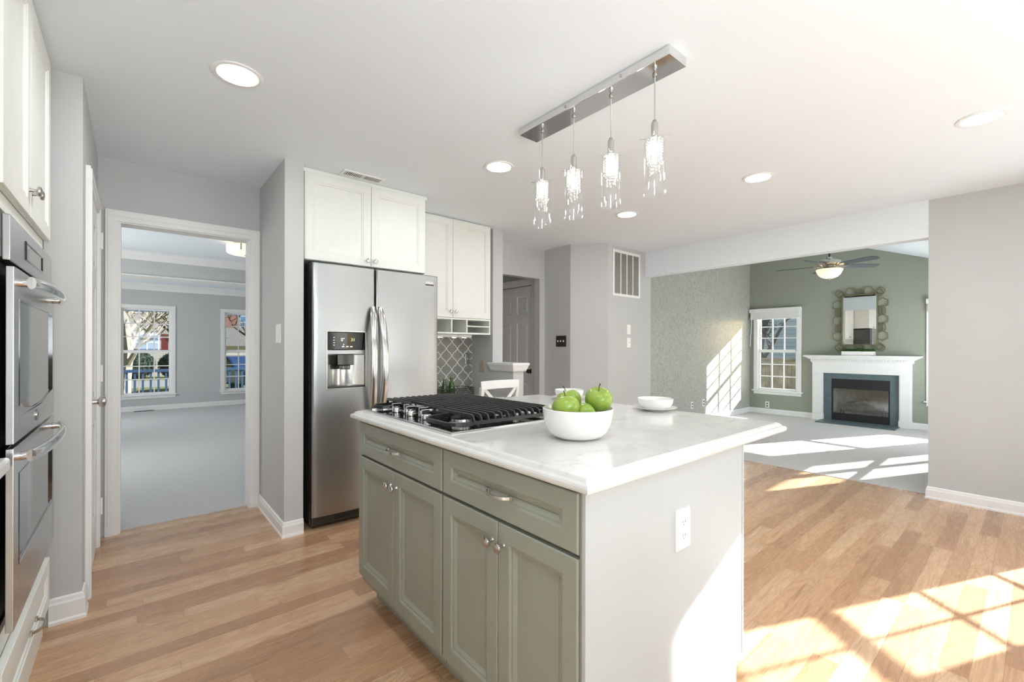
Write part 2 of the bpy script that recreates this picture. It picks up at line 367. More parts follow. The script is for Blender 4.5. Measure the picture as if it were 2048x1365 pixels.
# family room
wall('wall_wallpaper', (9.05, 3.6), (-1, 0), 3.97, .1, 0, 3.7, (), M['wallpaper'])
FBX = (1.50, 2.27, .006, .72)
wall('wall_fireplace', (9.05, .2), (0, 1), 3.4, .12, 0, 3.7, [gr(2.825 - .2, 3.42 - .2, .48, 1.84), gr(.39 - .2, .985 - .2, .48, 1.84), (FBX[0] - .2, FBX[1] - .2, FBX[2], FBX[3])], M['sagewall'])
WS = [(7.14, 7.82), (7.92, 8.5)]
wall('wall_family', (5.08, .2), (1, 0), 3.97, .06, 0, 2.5, [gr(a - 5.08, b - 5.08, .48, 1.58) for a, b in WS], M['sagewall'])
# dining and living room
wall('wall_street', (2.65, 11.04), (-1, 0), 3.95, .14, 0, H, [gr(2.65 - .518, 2.65 + .155, .35, 1.925), gr(2.65 - 2.15, 2.65 - 1.478, .35, 1.925)])
wall('wall_dining', (-1.25, 11.04), (0, -1), 7.1, .12, 0, H, [gr(1.0, 2.2, .5, 2.1), gr(4.2, 5.6, .5, 2.1)])
struct('wall_living', MB().box((2.65, 3.99, 0), (2.75, 11.1, H)), M['wall'])
struct('wall_dining_rear', MB().box((-1.3, 3.99, 0), (-.08, 4.08, H)), M['wall'])
struct('trim_beam', MB().box((-1.25, 7.46, 2.15), (2.65, 7.76, H)), M['wall'])
struct('trim_beam_soffit', MB().box((-1.25, 7.44, 2.135), (2.65, 7.78, 2.15)), M['trim'], bevel=.003)
def crown(name, p0, p1, n, z1=H, hh=.1, dd=.09):
    p0 = Vector((*p0, 0)); p1 = Vector((*p1, 0)); u = (p1 - p0); L = u.length; n = Vector((*n, 0))
    sec = [(0, 0), (dd, 0), (dd, -.012), (dd * .86, -.02), (dd * .7, -.04), (dd * .35, -.068), (.02, -.082), (.012, -hh), (0, -hh)]
    F = Matrix(((n.x, 0, u.normalized().x, p0.x), (n.y, 0, u.normalized().y, p0.y), (0, 1, 0, z1), (0, 0, 0, 1)))
    return struct(name, MB().at(F).prism(sec, 0, L), M['trim'])
crown('trim_crown_beam', (-1.25, 7.46), (2.65, 7.46), (0, -1)); crown('trim_crown_street', (-1.25, 11.04), (2.65, 11.04), (0, -1), hh=.13)

def base(name, pts, n, h=.098, mat=None):
    """mitred baseboard along the polyline pts; room side normals n per segment"""
    P = [Vector((*p, 0)) for p in pts]; N = []
    for a, b, q in zip(P, P[1:], n):
        u = (b - a).normalized(); q = Vector((*q, 0)); N.append((q - u * q.dot(u)).normalized())
    mt = [N[0]] + [(N[k - 1] + N[k]) / (1 + N[k - 1].dot(N[k])) for k in range(1, len(N))] + [N[-1]]
    sec = [(0, 0), (.017, 0), (.017, .012), (.013, .02), (.013, h - .028), (.010, h - .02), (.008, h - .006), (.004, h), (0, h)]; m = len(sec)
    vs = [P[k] + mt[k] * d + Vector((0, 0, z)) for k in range(len(P)) for d, z in sec]
    fs = [(k * m + i, k * m + (i + 1) % m, k * m + m + (i + 1) % m, k * m + m + i) for k in range(len(P) - 1) for i in range(m)] + [tuple(range(m))[::-1], tuple(range(len(vs) - m, len(vs)))]
    return struct(name, MB().add(vs, fs), mat or M['trim'])
base('baseboard_stub', [(.735, 3.865), (.735, 3.13), (.85, 3.13)], [(-1, 0), (0, -1)])
base('baseboard_pantry', [(-.285, 2.8), (-.18, 2.8), (-.18, 2.90)], [(0, -1), (1, 0)], .115)
base('baseboard_right', [(4.96, .02), (4.96, .585), (5.08, .585)], [(-1, 0), (0, 1)])
base('baseboard_corner', [(3.905, 3.9), (3.905, 3.553), (4.202, 3.235), (5.08, 3.235)], [(-1, 0), (-1, -1), (0, -1)])
base('baseboard_wallpaper', [(5.1, 3.6), (9.05, 3.6)], [(0, -1)])
base('baseboard_fireplace', [(9.05, 3.6), (9.05, 2.55)], [(-1, 0)]); base('baseboard_chimney', [(9.05, 1.24), (9.05, .2)], [(-1, 0)])
base('baseboard_family', [(5.1, .2), (9.05, .2)], [(0, 1)]); base('baseboard_street', [(-1.25, 11.04), (2.65, 11.04)], [(0, -1)])
base('baseboard_half', [(2.79, 3.9), (2.79, 3.275), (2.92, 3.275)], [(-1, 0), (0, -1)])
base('baseboard_rear', [(-.3, -1.3), (1.78, -1.3)], [(0, 1)])
base('baseboard_bay', [tuple((BC + BU * 1.69)[:2]), tuple((BC)[:2])], [(-.773, .634)])
# ------------------------------------------------------------------ windows and doors
NWIN = [0]
def window(o, u, u0, u1, z0, z1, rail, cols=3, rows=3, cw=.062, thick=.12, sill=True, top=None, pane='pane', ds=0):
    """double hung window; glass spans u0..u1, z0..z1 along the wall that starts at o and runs along u"""
    NWIN[0] += 1; u = Vector((*u, 0)).normalized() if len(u) == 2 else Vector(u)
    F = frame((o[0], o[1], 0), u); n = F.to_3x3() @ Vector((0, 0, 1)); c = F @ Vector(((u0 + u1) / 2, z0, 0))
    t = thing('window_%d' % NWIN[0], c, kind='structure'); s = .04
    a0, a1, b0, b1 = u0 - s, u1 + s, z0 - s, z1 + s; top = top or b1
    mb = MB().at(F)
    for x0, x1 in ((a0 - cw, a0 + .006), (a1 - .006, a1 + cw)): mb.box((x0, b0 - .01, -.02), (x1, b1 + cw, 0))
    mb.box((a0 - cw, b1 - .006, -.022), (a1 + cw, b1 + cw, 0))
    for x0, x1 in ((a0 - .001, a0 + .012), (a1 - .012, a1 + .001)): mb.box((x0, b0, 0), (x1, b1, thick))
    mb.box((a0, b1 - .012, 0), (a1, b1 + .001, thick)); mb.box((a0, b0 - .001, 0), (a1, b0 + .012, thick))
    obj('window_frame', mb, M['trim'], t, .003)
    if sill:
        mb = MB().at(F); mb.box((a0 - cw - .025, b0 - .02, -.05), (a1 + cw + .025, b0 + .002, .02)); mb.box((a0 - cw, b0 - .075, -.016), (a1 + cw, b0 - .02, 0)); obj('window_sill', mb, M['trim'], t, .003)
    for (q0, q1, d) in ((z0, rail - .028, .026 - ds), (rail + .028, z1, .058 - ds)):
        mb = MB().at(F)
        for x0, x1 in ((a0 + .012, u0), (u1, a1 - .012)): mb.box((x0, q0 - .028, d), (x1, q1 + .028, d + .03))
        mb.box((u0, q0 - .028 if q0 == z0 else q0 - .05, d), (u1, q0, d + .03)); mb.box((u0, q1, d), (u1, q1 + (.05 if q0 == z0 else .028), d + .03))
        for k in range(1, cols): x = u0 + (u1 - u0) * k / cols; mb.box((x - .009, q0, d + .006), (x + .009, q1, d + .026))
        for k in range(1, rows): z = q0 + (q1 - q0) * k / rows; mb.box((u0, z - .009, d + .0068), (u1, z + .009, d + .0252))
        sh = obj('sash', mb, M['trim'], t)
        obj('pane', MB().at(F).box((u0 - .003, q0 - .003, d + .014), (u1 + .003, q1 + .003, d + .018)), M[pane], sh)
    return t, F

window((9.05, .2), (0, 1), 2.825 - .2, 3.42 - .2, .48, 1.84, 1.175)
window((9.05, .2), (0, 1), .39 - .2, .985 - .2, .48, 1.84, 1.175)
window((2.65, 11.04), (-1, 0), 2.65 - .518, 2.65 + .155, .35, 1.925, 1.137, thick=.14, pane='dim_pane')
window((2.65, 11.04), (-1, 0), 2.65 - 2.15, 2.65 - 1.478, .35, 1.925, 1.137, thick=.14, pane='dim_pane')
window(BE, -BU, 1.695 - .85, 1.695 - .426, .31, 1.99, 1.155, cols=2)
for a, b in WS: window((5.08, .2), (1, 0), a - 5.08, b - 5.08, .48, 1.58, 1.10, cols=1, rows=1, cw=.03, thick=.06, ds=.025)
window((-1.25, 11.04), (0, -1), 1.0, 2.2, .5, 2.1, 1.3, cols=4); window((-1.25, 11.04), (0, -1), 4.2, 5.6, .5, 2.1, 1.3, cols=4)  # unseen side windows, added to brighten the rooms beyond the doorway
window((-.95, -1.3), (1, 0), .75, 1.85, 1.05, 2.05, 1.55, cols=4, rows=2)  # unseen window behind the camera, added to let light in
# sliding glass door behind the camera: unseen, added to let light in
d = thing('door_3', (2.72, -1.36, 0), kind='structure'); mb = MB()
mb.box((1.8, -1.42, 0), (1.84, -1.3, 2.06)); mb.box((3.61, -1.42, 0), (3.65, -1.3, 2.06)); mb.box((1.8, -1.42, 2.02), (3.65, -1.3, 2.06)); mb.box((1.8, -1.42, 0), (3.65, -1.3, .025))
for x0, x1, y in ((1.84, 2.75, -1.37), (2.7, 3.61, -1.40)):
    mb.box((x0, y, .025), (x0 + .06, y + .03, 2.02)); mb.box((x1 - .06, y, .025), (x1, y + .03, 2.02)); mb.box((x0, y, .025), (x1, y + .03, .12)); mb.box((x0, y, 1.95), (x1, y + .03, 2.02))
obj('door_frame', mb, M['trim'], d, .003); obj('pane', MB().box((1.9, -1.357, .12), (2.69, -1.353, 1.95)).box((2.76, -1.387, .12), (3.55, -1.383, 1.95)), M['pane'], d)

def six_panel(name, F, w, h, mat, knob_mat, knob_x, kz=.92, parent=None, t=.03, stile=.11):
    """six panel door slab in local x (width) / y (height), face at z=0"""
    d = thing(name, F @ Vector((w / 2, 0, 0)), kind='structure')
    mb = MB().at(F); mb.box((0, 0, -t), (w, h, -.012))
    mid = .1; pw = (w - 2 * stile - mid) / 2; xs = (stile, stile + pw + mid); rows = ((.22, .78), (.92, 1.56), (1.67, h - .12))
    cuts = [(x, x + pw, a, b) for x in xs for a, b in rows]
    for x0, x1 in ((0, stile), (stile + pw, stile + pw + mid), (w - stile, w)): mb.box((x0, 0, -.013), (x1, h, 0))
    ys = [0] + [v for r in rows for v in r] + [h]
    for k in range(0, len(ys), 2):
        for x in xs: mb.box((x, ys[k], -.013), (x + pw, ys[k + 1], 0))
    obj('door_slab', mb, mat, d)
    for x0, x1, a, b in cuts:
        m2 = MB().at(F @ Matrix.Translation((x0, a, 0))); m2.rings(x1 - x0, b - a, [(0, -.001), (.012, -.010), (.02, -.010), (.045, -.002)], -.0115); obj('door_panel', m2, mat, d)
    kn = MB().at(F); kn.lathe([(.0, 0), (.031, .001), (.031, .006), (.012, .012), (.011, .03), (.026, .042), (.029, .052), (.024, .062), (.0, .066)], (knob_x, kz, 0), (0, 0, 1), 20); obj('door_knob', kn, knob_mat, d)
    return d
# pantry door on the short wall beside the ovens, seen edge on
FP = frame((-.1805, 3.03, 0), (0, 1, 0))
d1 = six_panel('door_1', Matrix.Translation((.006, 0, .008)) @ FP, .66, 2.03, M['trim'], M['nickel'], .06, .935)
mb = MB().at(FP)
for x0, x1 in ((-.07, -.004), (.664, .73)): mb.box((x0, 0, .0), (x1, 2.036, .018)); mb.box((x0 + .008, 0, .0175), (x1 - .03, 2.06, .023))
mb.box((-.07, 2.036, 0), (.73, 2.1, .0185)); mb.box((-.06, 2.06, .018), (.72, 2.09, .0235)); obj('door_casing', mb, M['trim'], d1, .002)
for z in (.25, 1.06, 1.87): obj('door_hinge', MB().at(FP).box((.6655, z - .045, .012), (.69, z + .045, .0255)).cyl((.667, z - .05, .028), (.667, z + .05, .028), .006, 8), M['white'], d1)
# hall door
FH = frame((3.935, 4.985, 0), (0, -1, 0))
d2 = six_panel('door_2', FH, .775, 2.03, M['trim'], M['bronze'], .72, .92)
mb = MB().at(frame((3.905, 4.985, 0), (0, -1, 0)))
for x0, x1 in ((-.09, -.005), (.78, .865)): mb.box((x0, 0, .0), (x1, 2.035, .018)); mb.box((x0 + .01, 0, .0175), (x1 - .012, 2.034, .024))
mb.box((-.09, 2.035, 0), (.865, 2.12, .019)); obj('door_casing', mb, M['trim'], d2, .002)
# cased opening to the dining room
mb = MB()
for x0, x1, s in ((-.145, -.078, -1), (.668, .7345, 1)):
    mb.box((x0, 3.862, 0), (x1, 3.88, 2.04)); mb.box((x0 + (.012 if s < 0 else .03), 3.857, 0), (x1 - (.03 if s < 0 else .012), 3.8625, 2.07))
mb.box((-.145, 3.8615, 2.04), (.7345, 3.88, 2.112)); mb.box((-.133, 3.8565, 2.07), (.7225, 3.862, 2.1))
mb.box((-.0805, 3.875, 0), (-.068, 3.995, 2.033)); mb.box((.66, 3.875, 0), (.6725, 3.995, 2.033)); mb.box((-.0805, 3.875, 2.033), (.6725, 3.995, 2.046))
struct('trim_doorway', mb, M['trim'], bevel=.002)
# half wall cap
mb = MB(); P = [(2.776, 3.258, .992), (2.768, 3.25, 1.006), (2.76, 3.242, 1.03), (2.752, 3.235, 1.048), (2.752, 3.235, 1.052), (2.747, 3.23, 1.055), (2.747, 3.23, 1.075)]
vs = []
for x, y, z in P:
    i = x - 2.79; vs += [(x, y, z), (2.92 - i, y, z), (2.92 - i, 3.6 - i * .9, z), (x, 3.6 - i * .9, z)]
fs = [(k * 4 + j, k * 4 + (j + 1) % 4, k * 4 + 4 + (j + 1) % 4, k * 4 + 4 + j) for k in range(len(P) - 1) for j in range(4)] + [(0, 1, 2, 3), tuple(len(vs) - 4 + j for j in range(4))]
struct('trim_cap', mb.add(vs, fs), M['trim'])

# ------------------------------------------------------------------ cabinets
P_SAGE = [(0, -.003), (.003, 0), (.05, 0), (.054, -.002), (.056, -.006), (.062, -.006), (.075, -.0125), (.079, -.0125)]
P_WHITE = [(0, -.002), (.002, 0), (.054, 0), (.058, -.004), (.066, -.004), (.070, -.009)]
def knob(F, x, y, parent, s=1.0):
    k = MB().at(F); k.lathe([(.0, 0), (.0075, .0), (.006, .004), (.005, .013), (.0065, .017), (.0155, .020), (.0165, .024), (.015, .028), (.009, .0305), (.0, .031)], (x, y, 0), (0, 0, 1), 18); return obj('knob', k, M['nickel'], parent)
def pull(F, x, y, L, parent, vert=False):
    k = MB().at(F); pts = []
    for i in range(15):
        a = -1 + 2 * i / 14; pts.append((x + a * L / 2, y, .004 + .026 * (1 - abs(a) ** 3.2)))
    k.sweep(pts, [(-.005, -.0028), (.005, -.0028), (.005, .0028), (-.005, .0028)], (0, 0, 1), False, False)
    for a in (-1, 1): k.box((x + a * L / 2 - .009, y - .0075, 0), (x + a * L / 2 + .009, y + .0075, .008))
    return obj('drawer_pull', k, M['nickel'], parent, .0012)
def door(F, x0, x1, y0, y1, prof, mat, parent, name='door', t=.019):
    return obj(name, MB().at(F @ Matrix.Translation((x0, y0, 0))).rings(x1 - x0, y1 - y0, prof, -t), mat, parent)

# island: two base cabinets under one worktop (face towards -x)
FI = frame((.822, 2.1075, 0), (0, -1, 0)); yl = lambda y: 2.1075 - y
isl = []
for (ya, yb, split, pc, lab) in ((2.1075, 1.350, 1.731, 1.72, 'sage green island base cabinet under the gas cooktop, nearest the refrigerator'), (1.346, .7135, 1.035, 1.025, 'sage green island base cabinet with pale end panel holding a power outlet')):
    c = thing('base_cabinet', (1.26, (ya + yb) / 2, 0), lab, 'cabinet', 'island base cabinets'); isl.append(c)
    obj('carcass', MB().box((.842, yb + .001, .105), (1.69, ya - .001, .8755)).box((.826, ya - .02, .87), (.842, yb + .02, .8755)), M['sagecab'], c)
    obj('toe_kick', MB().box((.91, yb + .001, 0), (1.63, ya - .01, .105)), M['sagecab'], c)
    dr = door(FI, yl(ya) + .003, yl(yb) - (.003 if yb > 1 else .0095), .717, .868, P_SAGE, M['sagecab'], c, 'drawer'); pull(FI, yl(pc), .792, .105, dr)
    dl = door(FI, yl(ya) + .003, yl(split) - .0015, .142, .706, P_SAGE, M['sagecab'], c); knob(FI, yl(split) - .027, .645, dl)
    dr_ = door(FI, yl(split) + .0015, yl(yb) - (.003 if yb > 1 else .0095), .142, .706, P_SAGE, M['sagecab'], c); knob(FI, yl(split) + .027, .645, dr_)
mb = MB().at(frame((0, .714, 0), (1, 0, 0))); mb.prism([(.827, 0), (1.655, 0), (1.655, .105), (1.709, .105), (1.709, .8755), (.827, .8755)], -.0, .012)
obj('face_stile', MB().box((.829, .7145, .105), (.8425, .7215, .8755)), M['sagecab'], isl[1], .001)
ep = obj('end_panel', mb, M['panel'], isl[1], .0015)
obj('back_panel', MB().box((1.69, .7145, .105), (1.709, 1.346, .8755)), M['panel'], isl[1], .001); obj('back_panel', MB().box((1.69, 1.351, .105), (1.709, 2.1, .8755)), M['panel'], isl[0], .001)
obj('edge_strip', MB().box((1.700, .7005, .105), (1.713, .7035, .8755)), M['panel'], isl[1], .001)
struct('trim_shoe', MB().box((.84, .692, 0), (1.655, .7025, .016)), M['trim'], bevel=.004)
# worktop
mb = MB(); X0, X1, Y0, Y1 = .803, 2.072, .676, 2.172
pr_ = [(.010, .876), (.003, .8785), (0, .885), (0, .892), (.003, .8975), (.009, .9005), (.0135, .9015), (.0155, .904), (.021, .9105), (.030, .914)]
vs = []
for i, z in pr_: vs += [(X0 + i, Y0 + i, z), (X1 - i, Y0 + i, z), (X1 - i, Y1 - i, z), (X0 + i, Y1 - i, z)]
fs = [(k * 4 + j, k * 4 + (j + 1) % 4, k * 4 + 4 + (j + 1) % 4, k * 4 + 4 + j) for k in range(len(pr_) - 1) for j in range(4)] + [(3, 2, 1, 0), tuple(len(vs) - 4 + j for j in range(4))]
obj('countertop', mb.add(vs, fs), M['quartz'], None, .0012, label='white marbled quartz worktop with moulded edge on the kitchen island', cat='countertop')

# outlet on the end panel
def outlet(name, F, w, h, label, cat, group=None, mat=None, kind='outlet', pmat=None):
    """wall plate centred at local origin; z points to the room"""
    mat = mat or M['white']; t = thing(name, F.translation, label, cat, group)
    obj('plate', MB().at(F @ Matrix.Translation((-w / 2, -h / 2, 0))).rings(w, h, [(0, .001), (0, .004), (.005, .0045), (.0065, .0095), (.012, .010), (.0145, .0055), (.017, .0055)] if w > .0775 and h < .13 and kind == 'outlet' else [(0, .001), (.001, .003), (.006, .0055), (.008, .0055)], -.001), pmat or mat, t)
    if kind == 'outlet':
        for s in (-1, 1):
            r = MB().at(F @ Matrix.Translation((0, s * h * .17, 0))); k = h / .12
            r.prism([(.0165 * k * math.cos(a) * 1.0, max(-.0135 * k, min(.0135 * k, .0175 * k * math.sin(a)))) for a in [2 * math.pi * i / 24 for i in range(24)]], .005, .0075)
            e = obj('receptacle', r, mat, t)
            q = MB().at(F @ Matrix.Translation((0, s * h * .17, 0)))
            for x in (-.006, .006): q.box((x * k - .0012, -.001, .0074), (x * k + .0012, .007 * k, .0078))
            q.cyl((0, -.007 * k, .0072), (0, -.007 * k, .0078), .0022 * k, 8); obj('slot', q, M['hole'], e)
    elif kind == 'rocker':
        obj('rocker', MB().at(F).box((-.0165, -.033, .005), (.0165, .033, .0085)), mat, t, .0015)
    elif kind == 'toggle':
        obj('toggle', MB().at(F).box((-.004, -.010, .005), (.004, .010, .007)).prism([(-.0035, -.002), (.0035, -.002), (.0035, .009), (-.0035, .009)], .007, .016), mat, t)
    elif kind == 'toggles':
        for x in (-.046, 0, .046): obj('toggle', MB().at(F).prism([(x - .006, -.008), (x + .006, -.008), (x + .0035, .010), (x - .0035, .010)], .005, .016), M['white'], t)
    elif kind == 'jack':
        obj('jack', MB().at(F).cyl((0, 0, .005), (0, 0, .009), .004, 10), M['hole'], t)
    elif kind == 'slots':
        for s in (-1, 1): obj('receptacle', MB().at(F).box((-w * .22, s * h * .2 - h * .1, .005), (w * .22, s * h * .2 + h * .1, .007)), M['hole'], t)
    return t
nY = lambda x, y, z: frame((x, y, z), (1, 0, 0))          # faces -y
nX = lambda x, y, z: frame((x, y, z), (0, -1, 0))         # faces -x
outlet('power_outlet', nY(1.274, .702, .673), .078, .122, 'white double power outlet on the end panel of the kitchen island', 'outlet')
outlet('light_switch', nX(.734, 3.279, 1.314), .118, .128, 'white switch plate on the short wall between doorway and refrigerator', 'switch', kind='rocker')
outlet('light_switch', nX(3.904, 3.70, 1.304), .166, .132, 'dark bronze switch plate with three white toggles on shaded wall', 'switch', kind='toggles', pmat=M['bronze'])
outlet('light_switch', nY(4.603, 3.234, 1.45), .074, .117, 'white rocker switch under the return grille, higher of the two plates', 'switch', kind='rocker')
outlet('wall_plate', nY(4.603, 3.234, 1.288), .074, .12, 'white wall plate with small dot directly beneath the rocker switch', 'wall plate', kind='jack')
outlet('wall_plate', nX(2.789, 3.785, 1.028), .085, .115, 'tan cover plate with centre jack on gray wall behind white chair', 'wall plate', mat=M['tan'], kind='jack')
outlet('light_switch', nY(2.72, 3.953, 1.104), .055, .11, 'steel switch plate set in the patterned tile backsplash', 'switch', mat=M['white'], pmat=M['steel_x'], kind='toggle')
outlet('power_outlet', nY(6.84, 3.599, .305), .07, .115, 'white power outlet low on patterned wallpaper, farther from the sunlit patch', 'outlet', kind='slots')
outlet('power_outlet', nY(7.22, 3.599, .318), .075, .12, 'white power outlet low on patterned wallpaper, next to the sunlit patch', 'outlet', kind='slots')
outlet('power_outlet', nX(9.049, 3.285, .17), .07, .115, 'white power outlet on sage wall below the blind-topped window', 'outlet', kind='slots')

# cabinet over the refrigerator
FU = lambda x, y: frame((x, y, 0), (1, 0, 0))
c = thing('wall_cabinet', (1.325, 3.6, 1.816), 'white two-door cabinet above the stainless refrigerator', 'cabinet')
obj('carcass', MB().box((.862, 3.2, 1.816), (1.785, 3.965, 2.415)), M['cab'], c, .001)
obj('top_trim', MB().box((.855, 3.19, 2.410), (1.80, 3.30, 2.439)), M['cab'], c, .006)
F = FU(0, 3.2); F = F @ Matrix.Translation((0, 0, .0195))
a = door(F, .868, 1.329, 1.818, 2.408, P_WHITE, M['cab'], c); knob(F, 1.303, 1.858, a)
b = door(F, 1.332, 1.778, 1.818, 2.408, P_WHITE, M['cab'], c); knob(F, 1.358, 1.858, b)
# cabinet over the desk, with cubbies
c = thing('wall_cabinet', (2.27, 3.76, 1.352), 'white two-door cabinet with open mail cubbies over the desk nook', 'cabinet')
obj('carcass', MB().box((1.825, 3.56, 1.505), (2.716, 3.965, 2.436)), M['cab'], c, .001)
F = FU(0, 3.56) @ Matrix.Translation((0, 0, .0195))
a = door(F, 1.828, 2.2705, 1.506, 2.425, P_WHITE, M['cab'], c); knob(F, 2.246, 1.56, a)
b = door(F, 2.2735, 2.714, 1.506, 2.425, P_WHITE, M['cab'], c); knob(F, 2.299, 1.56, b)
mb = MB(); mb.box((1.825, 3.542, 1.488), (2.716, 3.965, 1.503)); mb.box((1.825, 3.542, 1.352), (2.716, 3.965, 1.368)); mb.box((1.825, 3.94, 1.36), (2.716, 3.965, 1.5))
for x in (1.825, 2.045, 2.256, 2.428, 2.702): mb.box((x, 3.545, 1.36), (x + .014, 3.96, 1.495))
mb.box((2.43, 3.548, 1.425), (2.71, 3.96, 1.436)); obj('cubby_shelf', mb, M['cab'], c, .001)
t = thing('under_cabinet_light', (2.3, 3.75, 1.33), 'white strip light fixed beneath the desk cabinet', 'light')
obj('housing', MB().box((2.0, 3.70, 1.325), (2.60, 3.80, 1.3515)), M['white'], t, .004)
for x in (2.1, 2.26, 2.42, 2.54): obj('lamp_lens', MB().lathe([(.022, 0), (.022, .004)], (x, 3.75, 1.3215), (0, 0, 1), 14), emit('strip_lens', (1, .95, .85), 9), t)

# oven wall (faces +x)
FO = lambda x: frame((x, 0, 0), (0, 1, 0))
OY0, OY1 = 1.815, 2.715
VY0, VY1 = 1.838, 2.645
c = thing('oven_cabinet', (-.6, 2.36, 0), 'tall white cabinet built around the double wall oven', 'cabinet')
mb = MB(); mb.box((-.93, OY0, .0), (-.294, OY0 + .018, 2.436)); mb.box((-.93, OY1 - .018, 0), (-.294, OY1, 2.436)); mb.box((-.93, OY0, 1.62), (-.294, OY1, 2.436)); mb.box((-.93, OY0, .0), (-.294, OY1, .395)); mb.box((-.31, VY1 + .004, .39), (-.2942, OY1 - .017, 1.63)); mb.box((-.94, OY0, 0), (-.92, OY1, 2.43))
obj('carcass', mb, M['cab'], c, .001)
F = FO(-.273)
a = door(F, OY0 + .002, 2.24, 1.668, 2.425, P_WHITE, M['cab'], c); knob(F, 2.215, 1.755, a)
b = door(F, 2.243, OY1 - .002, 1.668, 2.425, P_WHITE, M['cab'], c); knob(F, 2.268, 1.755, b)
d = door(F, OY0 + .002, OY1 - .002, .13, .33, P_WHITE, M['cab'], c, 'drawer'); pull(F, 2.29, .235, .11, d)
obj('toe_kick', MB().box((-.31, OY0, 0), (-.2935, OY1, .125)), M['cab'], c)
ov = thing('double_oven', (-.5, 2.36, .32), 'stainless steel double wall oven built into the tall white cabinet', 'oven')
obj('housing', MB().box((-.9, VY0 + .012, .405), (-.2965, VY1 - .004, 1.6)), M['dark'], ov)
obj('trim_frame', MB().box((-.2935, VY0 + .004, 1.47), (-.279, VY1, 1.598)), M['greymetal'], ov, .001); obj('lower_trim', MB().box((-.2935, VY0, .405), (-.289, VY1, .43)), M['greymetal'], ov, .001)
F = FO(-.262)
cp = obj('control_panel', MB().at(F).box((VY0, 1.462, -.016), (VY1, 1.59, 0)), M['steel_y'], ov, .003)
obj('display', MB().at(F @ Matrix.Translation((2.06, 1.494, 0))).rings(.33, .062, [(0, .0), (.003, .003), (.006, .003), (.009, .0005)], -.002), [M['gloss_black']], cp)
F2 = FO(-.255)
def oven_door(z0, z1, wz0, wz1, hz, bow):
    mb = MB().at(F2); w0, w1 = VY0 + .075, VY1 - .05
    mb.box((VY0, z0, -.016), (w0, z1, 0)); mb.box((w1, z0, -.016), (VY1, z1, 0)); mb.box((w0, wz1, -.016), (w1, z1, 0)); mb.box((w0, z0, -.016), (w1, wz0 - bow, 0))
    if bow:
        n = 12; pts = [(w0 + (w1 - w0) * i / n, wz0 - bow * math.sin(math.pi * i / n)) for i in range(n + 1)]
        mb.at(F2).prism([(w0, wz0 - bow), (w1, wz0 - bow)] + pts[::-1], -.016, 0)
    dd = obj('door', mb, M['steel_y'], ov, .002)
    obj('window', MB().at(F2).box((w0 - .004, wz0 - bow - .003, -.0155), (w1 + .004, wz1 + .004, -.005)), M['gloss_black'], dd)
    obj('window_trim', MB().at(F2).box((w0 - .002, wz1 - .004, -.012), (w1 + .002, wz1 + .001, .0012)).box((w0 - .001, wz0, -.012), (w0 + .004, wz1 - .004, .0012)).box((w1 - .004, wz0, -.012), (w1 + .001, wz1 - .004, .0012)), M['gloss_black'], dd)
    hm = MB().at(F2); pts = []
    for i in range(25):
        a = -1 + 2 * i / 24; pts.append((2.236 + a * .34, hz, .026 + .026 * (1 - abs(a) ** 2.4)))
    hm.sweep(pts, [(.018 * math.cos(k * math.pi / 8), .0105 * math.sin(k * math.pi / 8)) for k in range(16)], (0, 0, 1))
    for a in (-1, 1): hm.cyl((2.236 + a * .323, hz, -.002), (2.236 + a * .323, hz, .032), .0125, 14)
    obj('handle', hm, M['chrome'], dd); return dd
od = oven_door(.950, 1.446, 1.05, 1.36, 1.408, .03)
bd = MB().at(F2); bd.lathe([(0, .0005), (.019, .0005), (.019, .003), (.0165, .0042), (.015, .003), (0, .003)], (2.215, .990, 0), (0, 0, 1), 28); bdg = obj('badge', bd, M['nickel'], od)
text('badge_letters', 'GE', .016, F2 @ Matrix.Translation((2.215, .990, .0032)), M['greymetal'], bdg)
oven_door(.43, .938, .59, .855, .905, 0)
# base cabinet and worktop beside the ovens
c = thing('base_cabinet', (-.62, .36, 0), 'white base cabinet with drawers beside the double oven, mostly out of view', 'cabinet')
obj('carcass', MB().box((-.93, -1.25, .1), (-.301, 1.80, .8845)), M['cab'], c); obj('toe_kick', MB().box((-.93, -1.25, 0), (-.40, 1.80, .1)), M['cab'], c)
F = FO(-.281)
for y0 in (1.295, .795, .295):
    dd = door(F, y0, y0 + .495, .70, .862, P_WHITE, M['cab'], c, 'drawer'); pull(F, y0 + .25, .78, .11, dd)
    dd = door(F, y0, y0 + .495, .11, .694, P_WHITE, M['cab'], c); knob(F, y0 + .05, .64, dd)
mb = MB(); mb.box((-.93, -1.25, .885), (-.256, 1.805, .923)); obj('countertop', mb, M['quartz'], None, .008, label='white worktop ending against the double oven', cat='countertop')

# ------------------------------------------------------------------ refrigerator
M['steel_z'] = plain('polished_steel_bar', (.63, .62, .61, 1), .16, 1, var=.02)
fr = thing('refrigerator', (1.366, 3.5, 0), 'side-by-side stainless steel refrigerator with ice and water dispenser', 'refrigerator')
RX0, RX1, RM, RYF = .893, 1.842, 1.3255, 3.088
obj('body', MB().box((RX0 + .006, 3.165, .03), (RX1 - .006, 3.93, 1.775)), M['greymetal'], fr, .004)
mb = MB(); mb.box((RX0 + .01, 3.135, .018), (RX1 - .01, 3.2, .085))
obj('kick_grille', mb, M['bronze'], fr, .008)
for i in range(3): obj('grille_slot', MB().box((RX0 + .16, 3.132, .040 + i * .014), (RX1 - .16, 3.137, .047 + i * .014)), M['dark'], fr)
for x in (RX0 + .012, RX1 - .07): obj('hinge_cover', MB().box((x, 3.15, 1.776), (x + .058, 3.30, 1.792)), M['greymetal'], fr, .004)
